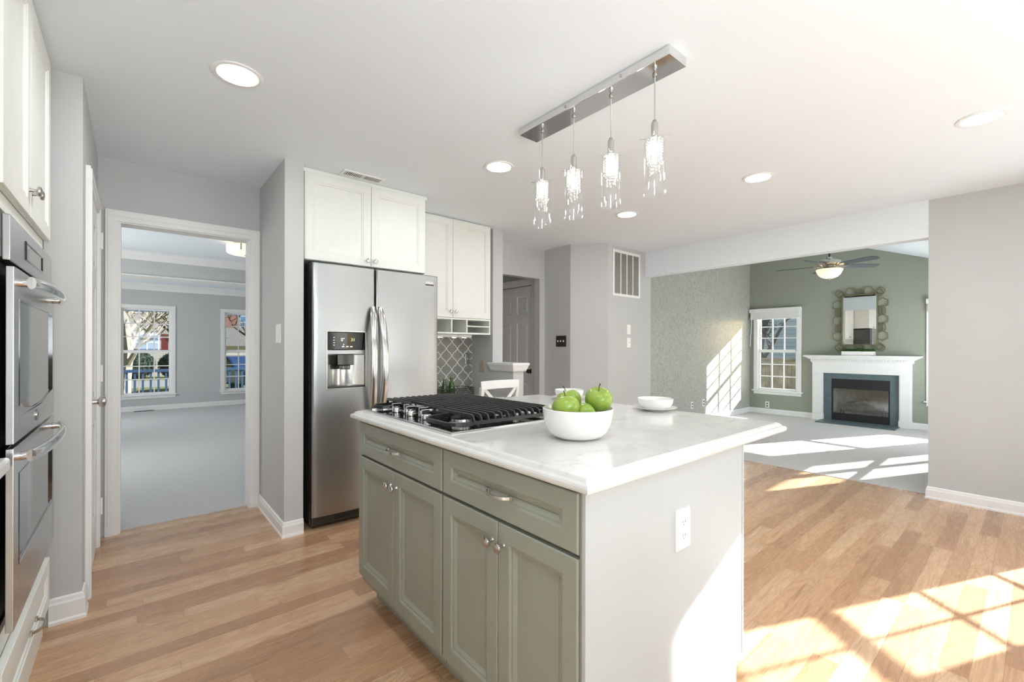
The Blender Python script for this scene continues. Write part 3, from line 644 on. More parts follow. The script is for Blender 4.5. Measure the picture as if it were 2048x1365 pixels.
def fdoor(x0, x1, holes=None):
    """slightly bowed door front with rounded vertical edges; hole = (x0,x1,z0,z1)"""
    z0, z1 = .092, 1.788; xc = (x0 + x1) / 2; hw = (x1 - x0) / 2; rr = .014
    def yf(x):
        s = (x - xc) / hw; y = RYF - .010 * (1 - s * s); e = hw - abs(x - xc)
        if e < rr: y += rr - math.sqrt(max(0, rr * rr - (rr - e) ** 2))
        return y
    xs = {x0 + rr * (1 - math.cos(math.pi / 2 * i / 5)) for i in range(6)} | {x1 - rr * (1 - math.cos(math.pi / 2 * i / 5)) for i in range(6)} | {x0 + rr + (x1 - x0 - 2 * rr) * i / 14 for i in range(15)}
    zs = [z0, z0 + .006, z1 - .006, z1]
    if holes: xs |= {holes[0], holes[1]}; zs += [holes[2], holes[3]]
    xs = sorted(xs); zs = sorted(zs); mb = MB(); n = len(xs); vs = []
    for j, z in enumerate(zs):
        for x in xs: vs.append((x, yf(x) + (.006 if j in (0, len(zs) - 1) else 0), z))
    fs = []
    for j in range(len(zs) - 1):
        for i in range(n - 1):
            if holes and holes[0] - 1e-6 <= xs[i] and xs[i + 1] <= holes[1] + 1e-6 and holes[2] - 1e-6 <= zs[j] and zs[j + 1] <= holes[3] + 1e-6: continue
            fs.append((j * n + i, j * n + i + 1, j * n + n + i + 1, j * n + n + i))
    mb.add(vs, fs, True)
    yb = 3.155
    for z, j in ((z0, 0), (z1, len(zs) - 1)):
        row = [vs[j * n + i] for i in range(n)]; mb.add(row + [(x1, yb, z), (x0, yb, z)], [tuple(range(n + 2))])
    mb.add([(x0, yf(x0) + .006, z0), (x0, yb, z0), (x0, yb, z1), (x0, yf(x0) + .006, z1)], [(0, 1, 2, 3)]); mb.add([(x1, yf(x1) + .006, z0), (x1, yb, z0), (x1, yb, z1), (x1, yf(x1) + .006, z1)], [(0, 1, 2, 3)])
    mb.add([(x0, yb, z0), (x1, yb, z0), (x1, yb, z1), (x0, yb, z1)], [(0, 1, 2, 3)])
    return obj('door', mb, M['steel_x'], fr), yf
DX0, DX1, DZ0, DZ1 = .984, 1.250, .943, 1.330
dl, yl_ = fdoor(RX0, RM - .0045, (DX0, DX1, DZ0, DZ1)); dr, yr_ = fdoor(RM + .0045, RX1)
def fhandle(x, par, side):
    hm = MB(); pts = []; sc = []
    for i in range(29):
        a = -1 + 2 * i / 28; z = 1.10 + a * .405; pts.append((x + side * .014 * abs(a) ** 2, 3.068 - .058 * (1 - abs(a) ** 2.2), z)); sc.append(1 if abs(a) < .9 else 1 - (abs(a) - .9) * 4)
    hm.sweep(pts, [(.025 * math.cos(k * math.pi / 8), .011 * math.sin(k * math.pi / 8)) for k in range(16)], (0, -1, 0), scale=sc)
    for z in (.705, 1.495): hm.box((x + side * .014 - .010, 3.06, z - .02), (x + side * .014 + .010, 3.082, z + .02))
    obj('handle', hm, M['steel_z'], par)
fhandle(1.284, dl, 1); fhandle(1.367, dr, -1)
# dispenser in the freezer door
dsp = obj('dispenser', MB().box((DX0 - .006, 3.078, DZ1 - .002), (DX1 + .006, 3.090, DZ1 + .006)).box((DX0 - .006, 3.078, DZ0 - .006), (DX1 + .006, 3.090, DZ0 + .002)).box((DX0 - .006, 3.078, DZ0), (DX0 + .003, 3.090, DZ1)).box((DX1 - .003, 3.078, DZ0), (DX1 + .006, 3.090, DZ1)), M['nickel'], dl, .002)
mb = MB(); n = 10; arc = [(DX0 + (DX1 - DX0) * i / n, 3.10 + .05 * math.sin(math.pi * i / n)) for i in range(n + 1)]
mb.add([(x, y, DZ0) for x, y in arc] + [(x, y - .0, 1.17) for x, y in arc], [(i, i + 1, n + 2 + i, n + 1 + i) for i in range(n)], True)
mb.box((DX0, 3.085, DZ0), (DX0 + .003, 3.152, DZ1)); mb.box((DX1 - .003, 3.085, DZ0), (DX1, 3.152, DZ1)); obj('recess', mb, M['steel_z'], dl)
mb = MB(); mb.prism([(DX0 + .004, 3.086), (1.117, 3.078), (DX1 - .004, 3.086), (DX1 - .004, 3.15), (DX0 + .004, 3.15)], 1.175, 1.205); obj('nozzle_bar', mb, M['steel_x'], dl, .003)
scr = obj('control_screen', MB().prism([(DX0 + .003, 3.084), (1.117, 3.0755), (DX1 - .003, 3.084), (DX1 - .003, 3.15), (DX0 + .003, 3.15)], 1.207, DZ1 - .003), M['gloss_black'], dl, .004)
obj('paddle', MB().prism([(1.06, 3.095), (1.17, 3.095), (1.16, 3.14), (1.07, 3.14)], 1.10, 1.176).box((1.08, 3.10, 1.07), (1.15, 3.12, 1.10)), M['gloss_black'], dl, .004)
obj('cradle', MB().box((1.09, 3.088, 1.075), (1.14, 3.11, 1.095)), M['clear'], dl, .003)
obj('drip_tray', MB().prism([(DX0 + .003, 3.088), (1.117, 3.078), (DX1 - .003, 3.088), (DX1 - .003, 3.14), (DX0 + .003, 3.14)], DZ0 + .001, DZ0 + .014), M['bronze'], dl, .003)
FS = lambda x, z: frame((x, 3.0755 + .0085 * abs(x - 1.117) / .13 - .0012, z), (1, 0, 0))
text('display_digits', '0\u00b0', .030, FS(1.088, 1.275), M['led_w'], scr); text('display_digits', '31', .030, FS(1.158, 1.275), M['led'], scr)
mb = MB()
for x in (1.09, 1.118, 1.146): mb.at(FS(x, 1.228)).box((-.008, -.003, 0), (.008, .003, .0005))
mb.at(FS(1.093, 1.242)).box((-.003, -.003, 0), (.003, .003, .0005))
for z in (1.238, 1.255, 1.272, 1.29): mb.at(FS(1.03, z)).box((-.004, -.002, 0), (.004, .002, .0005))
obj('display_icons', mb, M['led_w'], scr, kind='stuff')
bx = obj('badge', MB().box((1.722, yr_(1.76) - .004, 1.706), (1.80, yr_(1.76) + .004, 1.740)), M['nickel'], dr, .001)
text('badge_letters', 'FRIGIDAIRE', .0105, frame((1.761, yr_(1.76) - .0046, 1.727), (1, 0, 0)), M['white'], bx); obj('badge_bar', MB().box((1.724, yr_(1.76) - .0048, 1.708), (1.798, yr_(1.76) - .003, 1.717)), M['bronze'], bx)
# ------------------------------------------------------------------ cooktop
ck = thing('cooktop', (1.12, 1.735, .914), 'five-burner gas cooktop with black cast iron grates set in the island', 'cooktop')
CX0, CX1, CY0, CY1 = .858, 1.392, 1.345, 2.128
mb = MB().at(Matrix.Translation((CX0, CY0, .9142))).rings(CX1 - CX0, CY1 - CY0, [(0, 0), (.001, .004), (.004, .006), (.010, .0062), (.012, .005)]); obj('rim', mb, M['steel_y'], ck)
obj('glass_top', MB().box((CX0 + .0115, CY0 + .0115, .9145), (CX1 - .0115, CY1 - .0115, .9205)), M['gloss_black'], ck)
burn = [(1.0, 1.49, .042), (1.27, 1.49, .034), (1.17, 1.737, .055), (1.0, 1.985, .034), (1.27, 1.985, .045)]
for x, y, r in burn:
    b = obj('burner', MB().lathe([(r * 1.3, 0), (r * 1.3, .004), (r * 1.05, .010), (r, .020), (r * .8, .021)], (x, y, .9205), seg=28), M['nickel'], ck)
    obj('burner_cap', MB().lathe([(r * .95, 0), (r, .004), (r * .93, .009), (0, .0105)], (x, y, .9418), seg=28), M['black'], b)
BAR = [(-.005, -.0065), (.005, -.0065), (.0038, .0065), (-.0038, .0065)]
GX = [.968 + .0335 * k for k in range(13)]
def grate(y0, y1, x0, x1, xs, near, far):
    """low frame with a rounded nose towards the knobs and bars along y; outer bar ends hook down to the frame"""
    g = MB(); zt, zf = .966, .940; c = .05
    if near or far:
        n0, n1 = (y0 + .002, y0 + .235) if near else (y1 - .122, y1 - .002)
        loop = [(.99, y0), (x1 - .012, y0), (x1, y0 + .012), (x1, y1 - .012), (x1 - .012, y1), (.99, y1), (.975, min(y1 - .004, n1 + .01)), (.935, n1), (.897, n1 - .012), (x0, n1 - .045), (x0, n0 + .045), (.897, n0 + .012), (.935, n0), (.975, max(y0 + .004, n0 - .01))]
    else: loop = [(x0, y0), (x1, y0), (x1, y1), (x0, y1)]
    g.sweep([(x, y, zf) for x, y in loop], [(-.0065, -.007), (.0065, -.007), (.005, .007), (-.005, .007)], closed=True, smooth=False)
    for x in xs:
        a = [(x, y0 + .001, zf), (x, y0 + .0025, zt - .012), (x, y0 + .009, zt - .003), (x, y0 + .022, zt)] if near else [(x, y0 + .002, zt)]
        b = [(x, y1 - .022, zt), (x, y1 - .009, zt - .003), (x, y1 - .0025, zt - .012), (x, y1 - .001, zf)] if far else [(x, y1 - .002, zt)]
        g.sweep(a + b, [(-.0062, -.0075), (.0062, -.0075), (.0036, .0065), (-.0036, .0065)], (0, 0, 1), smooth=False)
    for yk in ((y0 + y1) / 2 - .04, (y0 + y1) / 2 + .04): g.sweep([(xs[0] - .01, yk, zt - .006), (xs[-1], yk, zt - .006)], [(-.004, -.005), (.004, -.005), (.004, .004), (-.004, .004)], smooth=False)
    for xx in (xs[0] + .04, xs[-1]):
        for yk in (y0 + .03, y1 - .03): g.cyl((xx, yk, .9205), (xx, yk, zf), .006, 8); g.cyl((xx, yk, zf), (xx, yk, zt - .003), .005, 8)
    return obj('grate', g, M['black'], ck, .0014)
grate(1.362, 1.612, .878, 1.380, GX, True, False); grate(1.616, 1.856, 1.002, 1.380, GX[1:], False, False); grate(1.860, 2.112, .878, 1.380, GX, False, True)
for x, y in ((.938, 1.940), (.963, 1.872), (.938, 1.800), (.963, 1.733), (.938, 1.662)):
    k = obj('knob', MB().lathe([(.0225, 0), (.0225, .014), (.0215, .0185), (.018, .020), (0, .020)], (x, y, .9225), seg=28), M['chrome'], ck)
    obj('knob_grip', MB().box((x - .0235, y - .005, .938), (x + .0235, y + .005, .9625)), M['chrome'], k, .0015)

# ------------------------------------------------------------------ things on the worktop
def bowl_prof(r, h, rb, th=.004, foot=.004):
    out = [(rb * .92, 0), (rb, foot * .5)]
    for i in range(1, 13):
        a = i / 12; out.append((rb + (r - rb) * math.sin(a * math.pi / 2) ** .85, foot + (h - foot) * (1 - math.cos(a * math.pi / 2)) ** .9))
    inn = [(max(0, x - th), y + th * (.2 if y > h * .9 else .9)) for x, y in out[::-1]]
    return out + [(r - th * .5, h + th * .35)] + inn[1:-2] + [(0, foot + th)]
fb = at(1155.5, 1.536, .914)
obj('fruit_bowl', MB().lathe([(0, .003)] + bowl_prof(.1205, .1015, .068, .005), (fb.x, fb.y, .9142), seg=56, cap=False), M['ceramic'], label='large white bowl holding the green apples', cat='bowl')
def apple(p, r, tilt, rz, label, stem=True):
    prof = []
    for i in range(25):
        th = math.pi * i / 24; k = math.cos(th)
        rr = math.sin(th) * (1.0 + .10 * k); z = k * .95 + (-.26 * math.exp(-(th / .34) ** 2)) + (.17 * math.exp(-((math.pi - th) / .30) ** 2)); prof.append((max(0.0, rr * r * 1.0), z * r))
    mb = MB(); seg = 32; vs, fs = [], []
    for (rr, z) in prof:
        for k in range(seg):
            a = 2 * math.pi * k / seg; w = 1 + .022 * math.cos(5 * a + 1) * (1 - z / r) * .5 + .015 * math.cos(2 * a + .5)
            vs.append((rr * w * math.cos(a), rr * w * math.sin(a), z))
    for i in range(len(prof) - 1):
        for k in range(seg): fs.append((i * seg + k, (i + 1) * seg + k, (i + 1) * seg + (k + 1) % seg, i * seg + (k + 1) % seg))
    m = Matrix.Rotation(rz, 4, 'Z') @ Matrix.Rotation(tilt, 4, 'X')
    o = obj('apple', mb.at(Matrix.Translation(p) @ m).add(vs, fs, True), M['apple'], label=label, cat='apple', group='green apples in the bowl' )
    if stem:
        st = MB().at(Matrix.Translation(p) @ m); st.tube([(0, 0, r * .56), (.0005, .001, r * .85), (.002, .003, r * 1.05), (.006, .007, r * 1.25)], .0016, 8, up=(1, 0, 0), scale=[.8, .8, 1, 1.4]); obj('stem', st, M['stem'], o)
    return o
apple(at(1132.5, 1.487, 1.022), .0455, .25, 2.6, 'green apple at the front of the bowl, short upright stem, partly hiding another')
apple(at(1138, 1.577, 1.033), .0455, -.3, .4, 'green apple in the bowl half hidden behind the front apple')
apple(at(1197.5, 1.535, 1.044), .0465, .35, -.9, 'green apple standing highest in the bowl with long dark stem')
apple(at(1170, 1.492, 1.0), .038, 1.0, 1.2, 'green apple lying lowest between the others, only its top showing', False)
apple(at(1160, 1.555, .962), .034, 1.9, 1.2, 'green apple buried under the others in the white bowl', False)
def cup_set(px, t, where):
    c = at(px, t, .9142)
    obj('saucer', MB().lathe([(0, .002), (.048, 0), (.05, .002), (.09, .010), (.1045, .016), (.105, .0175), (.102, .018), (.085, .0125), (.05, .0055), (0, .005)], c, seg=48, cap=False), M['ceramic'], label='white saucer under the small bowl ' + where, cat='saucer', group='white saucers on the island')
    obj('small_bowl', MB().lathe([(0, .002)] + bowl_prof(.0865, .052, .05, .003, .003), (c.x, c.y, c.z + .0058), seg=48, cap=False), M['ceramic'], label='small white bowl on a saucer ' + where, cat='bowl', group='small white bowls on saucers')
cup_set(1310.5, 2.222, 'standing alone near the worktop edge'); cup_set(1138.5, 2.676, 'partly hidden behind the apples')

# ------------------------------------------------------------------ ceiling: linear pendant, recessed lights, vent
pl = thing('pendant_light', (1.69, 1.41, 2.40), 'chrome bar pendant with four glass cylinders over the island', 'pendant light')
obj('canopy', MB().box((1.628, .955, 2.400), (1.760, 1.862, 2.4385)), M['chrome'], pl, .0025)
for y in (1.19, 1.52): obj('canopy_screw', MB().lathe([(.006, 0), (.006, .004), (0, .006)], (1.628, y, 2.42), (-1, 0, 0), 12), M['nickel'], pl)
for n, (px_, py) in enumerate(((1.667, 1.722), (1.678, 1.507), (1.676, 1.277), (1.685, 1.056))):
    pn = obj('pendant', MB().lathe([(.007, .07), (.0095, .063), (.0135, .058), (.0145, .052), (.0145, 0), (.017, -.002), (.017, -.008), (0, -.009)], (px_, py, 2.122), seg=20), M['nickel'], pl)
    mb = MB(); mb.tube([(px_, py, 2.19), (px_ + .001, py, 2.30), (px_, py, 2.401)], .0022, 8, up=(1, 0, 0)); mb.lathe([(.009, 0), (.009, .014), (.004, .022)], (px_, py, 2.377), seg=12); obj('cord', mb, M['nickel'], pn)
    mb = MB(); mb.lathe([(.0455, 0), (.0455, .238), (.0455, .2385), (.0425, .2385), (.0425, 0), (.0455, 0)], (px_, py, 1.873), seg=40, cap=False); obj('glass_cylinder', mb, M['clear'], pn)
    mb = MB()
    for a in (.5, .5 + math.pi / 2, .5 + math.pi, .5 + 3 * math.pi / 2): mb.cyl((px_ + .012 * math.cos(a), py + .012 * math.sin(a), 2.116), (px_ + .062 * math.cos(a), py + .062 * math.sin(a), 2.118), .0024, 8)
    obj('arm', mb, M['chrome'], pn)
    obj('bulb', MB().lathe([(0, 0), (.0075, .003), (.0085, .012), (.008, .035), (.006, .045), (.006, .06)], (px_, py, 2.046), seg=14), M['bulb'], pn)
    mb = MB()
    for ring, (rad, cnt, ln) in enumerate(((.030, 10, 9), (.019, 7, 12))):
        for k in range(cnt):
            a = 2 * math.pi * (k + .37 * n) / cnt + ring; L = ln + R.choice((-1, 0, 0, 1))
            for j in range(L):
                s = .0052 if j < L - 1 else .0075; mb.ball((px_ + rad * math.cos(a), py + rad * math.sin(a), 2.108 - j * .0115 - (.004 if j == L - 1 else 0)), s, 7, 4, (1, 1, 1 if j < L - 1 else 1.5))
    obj('crystal_strands', mb, M['crystal'], pn)

def can(x, y, label):
    t = thing('recessed_light', (x, y, H - .006), label, 'ceiling light', 'recessed ceiling lights')
    obj('trim_ring', MB().lathe([(.100, .006), (.100, .002), (.096, 0), (.080, .001), (.078, .004), (.077, .0065)], (x, y, H - .0065), seg=40, cap=False), M['white'], t)
    obj('lens', MB().lathe([(.0775, 0), (0, 0)], (x, y, H - .0022), seg=40, cap=False), M['can'], t); return t
can(.350, 2.312, 'round recessed ceiling light by the white oven cabinet'); can(1.868, 2.347, 'round recessed ceiling light beside the glass pendants, facing the refrigerator')
can(3.417, 2.422, 'smallest round recessed ceiling light in view, seen just under the hanging glass pendants'); can(3.384, 1.293, 'round recessed ceiling light between pendants and family room opening'); can(3.404, .197, 'round recessed ceiling light nearest the plain gray end wall')
can(.35, .25, 'added unseen ceiling light behind the camera, over the oven side'); can(1.87, -.35, 'added unseen ceiling light over the rear window'); can(3.4, -.8, 'added unseen ceiling light in the breakfast nook')  # unseen cans added for more light in the kitchen
def register(name, x0, x1, y0, y1, z, down, label, mat):
    t = thing(name, ((x0 + x1) / 2, (y0 + y1) / 2, z), label, 'vent'); s = -1 if down else 1
    obj('vent_frame', MB().box((x0, y0, z), (x1, y0 + .018, z + s * .006)).box((x0, y1 - .018, z), (x1, y1, z + s * .006)).box((x0, y0 + .018, z), (x0 + .02, y1 - .018, z + s * .006)).box((x1 - .02, y0 + .018, z), (x1, y1 - .018, z + s * .006)).box(((x0 + x1) / 2 - .006, y0 + .018, z), ((x0 + x1) / 2 + .006, y1 - .018, z + s * .006)), mat, t, .0015)
    obj('duct', MB().box((x0 + .01, y0 + .01, z - s * .0005), (x1 - .01, y1 - .01, z + s * .0008)), M['dark'], t)
    mb = MB(); k = int((x1 - x0 - .04) / .013)
    for i in range(k):
        x = x0 + .022 + (x1 - x0 - .044) * (i + .5) / k
        if abs(x - (x0 + x1) / 2) > .008: mb.box((x - .0022, y0 + .016, z + s * .001), (x + .0022, y1 - .016, z + s * .005))
    obj('louver', mb, mat, t)
register('ceiling_vent', 1.09, 1.385, 3.055, 3.165, H - .0005, True, 'white slotted ceiling vent in front of the cabinet over the refrigerator', M['white'])
register('floor_vent', -.01, .29, 10.90, 11.0, .0085, False, 'dark floor vent below the window with the white tree trunk', M['bronze'])
register('floor_vent', 1.80, 2.10, 10.90, 11.0, .0085, False, 'dark floor vent at the doorway casing, below the window showing a blue car', M['bronze'])
# return air grille
t = thing('return_grille', (4.557, 3.23, 1.84), 'white return air grille with four louvered bays high on the wall', 'vent')
F = nY(4.282, 3.2345, 1.842); w, h = .55, .548; mb = MB().at(F)
mb.box((0, 0, 0), (w, .03, .008)); mb.box((0, h - .03, 0), (w, h, .008)); mb.box((0, .03, 0), (.03, h - .03, .008)); mb.box((w - .03, .03, 0), (w, h - .03, .008))
for i in (1, 2, 3): mb.box((.03 + (w - .06) * i / 4 - .006, .03, 0), (.03 + (w - .06) * i / 4 + .006, h - .03, .009))
obj('grille_frame', mb, M['white'], t, .001)
obj('duct', MB().at(F).box((.01, .01, -.0002), (w - .01, h - .01, .0012)), M['bronze'], t)
mb = MB().at(F)
for i in range(44):
    z = .032 + (h - .064) * i / 43; mb.add([(.03, z, .0015), (w - .03, z, .0015), (w - .03, z - .008, .0075), (.03, z - .008, .0075), (.03, z + .001, .0015), (w - .03, z + .001, .0015), (w - .03, z - .007, .0075), (.03, z - .007, .0075)], [(0, 1, 2, 3), (7, 6, 5, 4), (3, 2, 6, 7), (0, 4, 5, 1)])
obj('louver', mb, plain('louver_enamel', lin(196, 194, 184), .4, var=0), t)

# ------------------------------------------------------------------ desk nook
t = thing('desk', (2.3, 3.7, 0), 'built-in desk with pale top under the mail cubbies', 'desk')
obj('desktop', MB().box((1.86, 3.41, .708), (2.788, 3.965, .74)), M['quartz'], t, .004)
obj('apron', MB().box((1.87, 3.44, .62), (2.78, 3.458, .708)), M['cab'], t); obj('side_panel', MB().box((1.862, 3.44, 0), (1.88, 3.96, .708)), M['cab'], t)
# arabesque tile backsplash
TW, THH = .1365, .1455
def lantern():
    q = []
    for i in range(13):
        a = i / 12; sm = a * a * (3 - 2 * a); sm = .45 * sm + .55 * sm * sm * (3 - 2 * sm); x = TW / 2 * sm; y = THH / 2 * (1 - a); w = .0042 * math.sin(2 * math.pi * a) - .004 * math.sin(6 * math.pi * a) * math.exp(-((a - .5) / .2) ** 2)
        q.append((x + w * .7, y + w * .7))
    out = q + [(x, -y) for x, y in q[::-1][1:]]; out += [(-x, y) for x, y in out[::-1][1:-1]]
    return out
LT = lantern()
bs = thing('tile_backsplash', (2.32, 3.965, .74), 'gray arabesque tile backsplash with white grout lines behind the bottles', 'backsplash')
obj('grout', MB().box((1.86, 3.9605, .741), (2.789, 3.9695, 1.352)), plain('white_grout', lin(226, 226, 220), .8, var=.01), bs)
t_ = NT('gray_glazed_tile'); rr_ = t_.n('TexWhiteNoise', {'Vector': t_.n('VectorMath', {0: t_.pos(), 1: (9, 9, 9)}, operation='MULTIPLY').outputs[0]}).outputs[0]
t_.set(Base_Color=t_.ramp(t_.noise(t_.pos(), 7, 2), [(.3, lin(134, 132, 126)), (.7, lin(152, 150, 144))]), Roughness=.16); M['tile'] = t_.m
mb = MB().at(frame((0, 3.9605, 0), (1, 0, 0))); cx0, cz0 = 2.326, .995
from itertools import product
def clip(poly, x0, x1, y0, y1):
    for ax, lim, sg in ((0, x0, 1), (0, x1, -1), (1, y0, 1), (1, y1, -1)):
        o = []
        for i in range(len(poly)):
            a, b = poly[i - 1], poly[i]; da, db = sg * (a[ax] - lim), sg * (b[ax] - lim)
            if (da >= 0) != (db >= 0):
                k = da / (da - db); o.append((a[0] + (b[0] - a[0]) * k, a[1] + (b[1] - a[1]) * k))
            if db >= 0: o.append(b)
        poly = o
        if len(poly) < 3: return None
    return poly
for i, j in product(range(-9, 10), range(-9, 10)):
    if (i + j) % 2: continue
    ox, oz = cx0 + i * TW / 2, cz0 + j * THH / 2; poly = clip([(ox + x * .885, oz + y * .895) for x, y in LT], 1.864, 2.785, .742, 1.35)
    if poly: mb.prism(poly, 0, .0035)
obj('tile', mb, M['tile'], bs)
# basket, bottles, glasses
bk = thing('wire_basket', (2.33, 3.74, .741), 'black wire basket of green bottles on the desk', 'basket'); mb = MB(); bx0, bx1, by0, by1 = 2.08, 2.575, 3.62, 3.86
for z, r in ((.744, .003), (.765, .0018), (.785, .0018), (.805, .0018), (.828, .0042)): mb.tube([(bx0, by0, z), (bx1, by0, z), (bx1, by1, z), (bx0, by1, z)], r, 6, closed=True)
for i in range(30):
    x = bx0 + (bx1 - bx0) * i / 29
    for y in (by0, by1): mb.cyl((x, y, .743), (x, y, .828), .0018, 6)
    mb.cyl((x, by0, .7435), (x, by1, .7435), .0014, 5)
for i in range(15):
    y = by0 + (by1 - by0) * i / 14
    for x in (bx0, bx1): mb.cyl((x, y, .743), (x, y, .828), .0018, 6)
obj('basket_wire', mb, M['black'], bk)
def bottle(x, y, h, label):
    b = thing('bottle', (x, y, .7455), label, 'bottle', 'green glass bottles in the wire basket')
    obj('glass', MB().lathe([(0, .004), (.03, 0), (.033, .006), (.0335, h * .42), (.031, h * .52), (.021, h * .66), (.0135, h * .78), (.0125, h * .9), (.015, h * .91), (.015, h * .94), (.012, h * .95)], (x, y, .7455), seg=24, cap=False), M['greenglass'], b)
    obj('bottle_cap', MB().lathe([(.0135, 0), (.0145, .003), (.0145, .011), (.012, .014), (0, .014)], (x, y, .7455 + h * .945), seg=18), plain('green_cap', lin(120, 150, 90), .4, var=0), b)
bottle(2.298, 3.73, .172, 'shorter green bottle in the basket, closer to the refrigerator'); bottle(2.398, 3.76, .19, 'taller green bottle in the basket, in front of the tiles')
bottle(2.20, 3.76, .18, 'green bottle in the basket, hidden behind the refrigerator edge')
def tumbler(x, y, label): obj('drinking_glass', MB().lathe([(0, .005), (.026, 0), (.028, .004), (.033, .098), (.0315, .098), (.0265, .010), (0, .009)], (x, y, .7455), seg=28, cap=False), M['clear'], label=label, cat='glass', group='clear glasses in the basket')
tumbler(2.475, 3.70, 'clear drinking glass in the basket, beside the taller bottle'); tumbler(2.535, 3.76, 'clear drinking glass at the basket end close to the chair')

# chair with crossed back, facing the desk
ch = thing('dining_chair', (2.49, 3.3, 0), 'white wooden chair with crossed back pushed up to the desk', 'chair'); ang = 0.0
XC, YB = 2.49, 3.14
def backx(s, z): return (XC + s * (.188 + .012 * (z - .45) / .45), YB + .035 - .075 * (z - .45) / .45, z)
for s in (-1, 1):
    obj('leg', MB().sweep([(XC + s * .175, YB - .03, 0), (XC + s * .185, YB + .03, .25), (XC + s * .188, YB + .035, .45), backx(s, .70), backx(s, .875)], [(-.016, -.019), (.016, -.019), (.016, .019), (-.016, .019)], (0, 1, 0), smooth=False), M['trim'], ch, .004)
    obj('leg', MB().sweep([(XC + s * .185, YB + .42, 0), (XC + s * .19, YB + .40, .43)], [(-.015, -.015), (.015, -.015), (.018, .018), (-.018, .018)], (0, 1, 0), smooth=False), M['trim'], ch, .004)
mb = MB(); pts = []
for i in range(13):
    a = -1 + 2 * i / 12; pts.append((XC + a * .214, YB - .037 - .028 * (1 - a * a), .8935 + .008 * (1 - a * a)))
mb.sweep(pts, [(-.011, -.037), (.011, -.037), (.009, .037), (-.009, .037)], (0, 0, 1), smooth=False); obj('top_rail', mb, M['trim'], ch, .004)
for s in (-1, 1):
    mb = MB(); pts = []
    for i in range(13):
        a = i / 12; p0 = Vector(backx(-s, .50)); p1 = Vector(backx(s, .875)); p = p0.lerp(p1, a); p.y -= .03 * math.sin(math.pi * a) + s * .004; p.x = XC + (p.x - XC) * .93; pts.append(p)
    mb.sweep(pts, [(-.015, -.006), (.015, -.006), (.015, .006), (-.015, .006)], (0, 1, 0), smooth=False); obj('cross_slat', mb, M['trim'], ch, .002)
obj('lower_rail', MB().sweep([(XC - .19, YB + .028, .50), (XC, YB + .01, .50), (XC + .19, YB + .028, .50)], [(-.009, -.016), (.009, -.016), (.009, .016), (-.009, .016)], smooth=False), M['trim'], ch, .003)
obj('seat', MB().prism([(XC - .20, YB + .02), (XC + .20, YB + .02), (XC + .215, YB + .43), (XC + .19, YB + .45), (XC - .19, YB + .45), (XC - .215, YB + .43)], .435, .462), M['trim'], ch, .008)
for s in (-1, 1): obj('stretcher', MB().cyl((XC + s * .183, YB + .01, .18), (XC + s * .187, YB + .405, .18), .010, 12), M['trim'], ch)
obj('stretcher', MB().cyl((XC - .186, YB + .2, .18), (XC + .186, YB + .2, .18), .010, 12), M['trim'], ch)

# ------------------------------------------------------------------ dining room lamp
t = thing('flush_light', (1.0, 6.02, 2.29), 'round frosted flush ceiling light with nickel finial in the dining room', 'ceiling light'); c = (1.0, 6.02, 0)
obj('glass_shade', MB().lathe([(0, 2.305), (.12, 2.308), (.185, 2.315), (.197, 2.325), (.2, 2.40), (.197, 2.402), (.194, 2.326), (.18, 2.319), (0, 2.311)], c, seg=48, cap=False), M['drum'], t)
obj('mount', MB().lathe([(.13, 2.395), (.13, 2.4385), (0, 2.4385)], c, seg=36), M['nickel'], t)
obj('finial', MB().lathe([(0, 2.283), (.008, 2.288), (.010, 2.294), (.020, 2.300), (.020, 2.306), (0, 2.307)], c, seg=18), M['nickel'], t)
for k in range(3):
    a = 2.2 + k * 2.094; obj('clip', MB().box((c[0] + .2 * math.cos(a) - .007, c[1] + .2 * math.sin(a) - .007, 2.33), (c[0] + .2 * math.cos(a) + .007, c[1] + .2 * math.sin(a) + .007, 2.41)), M['nickel'], t, .002)

# ------------------------------------------------------------------ family room
fp = thing('fireplace', (8.9, 1.89, 0), 'white mantel fireplace with slate surround and black gas firebox', 'fireplace')
FX = frame((9.05, 0, 0), (0, -1, 0))   # local x = -y, z towards the room
yy = lambda y: -y
for a, b in ((2.385, 2.54), (1.24, 1.39)):
    mb = MB().at(FX); mb.box((yy(b), 0, 0), (yy(a), .82, .075)); mb.box((yy(b) + .012, .12, .075), (yy(a) - .012, .80, .083)); mb.box((yy(b) - .006, 0, 0), (yy(a) + .006, .11, .085)); obj('pilaster', mb, M['trim'], fp, .003)
mb = MB().at(FX); mb.box((yy(2.54), .81, 0), (yy(1.24), 1.0, .078)); obj('frieze', mb, M['trim'], fp, .003)
mb = MB().at(FX)
for i, (z, d) in enumerate(((.985, .088), (1.0, .10), (1.045, .125), (1.06, .145), (1.075, .17), (1.085, .19))): mb.box((yy(2.54 + d - .078), z, 0), (yy(1.24 - d + .078), z + (.015 if i != 1 else .045), d))
obj('cornice', mb, M['trim'], fp, .003)
obj('dentil', (lambda m: [m.box((yy(2.55) + i * .0305, 1.012, .098), (yy(2.55) + i * .0305 + .018, 1.04, .112)) for i in range(43)] and m)(MB().at(FX)), M['trim'], fp)
obj('mantel_shelf', MB().at(FX).box((yy(2.64), 1.092, 0), (yy(1.12), 1.110, .21)), M['trim'], fp, .004)
mb = MB().at(FX); mb.box((yy(2.387), 0, 0), (yy(2.272), .82, .03)); mb.box((yy(1.503), 0, 0), (yy(1.388), .82, .03)); mb.box((yy(2.272), .716, 0), (yy(1.503), .82, .03)); obj('surround', mb, M['slate'], fp, .001)
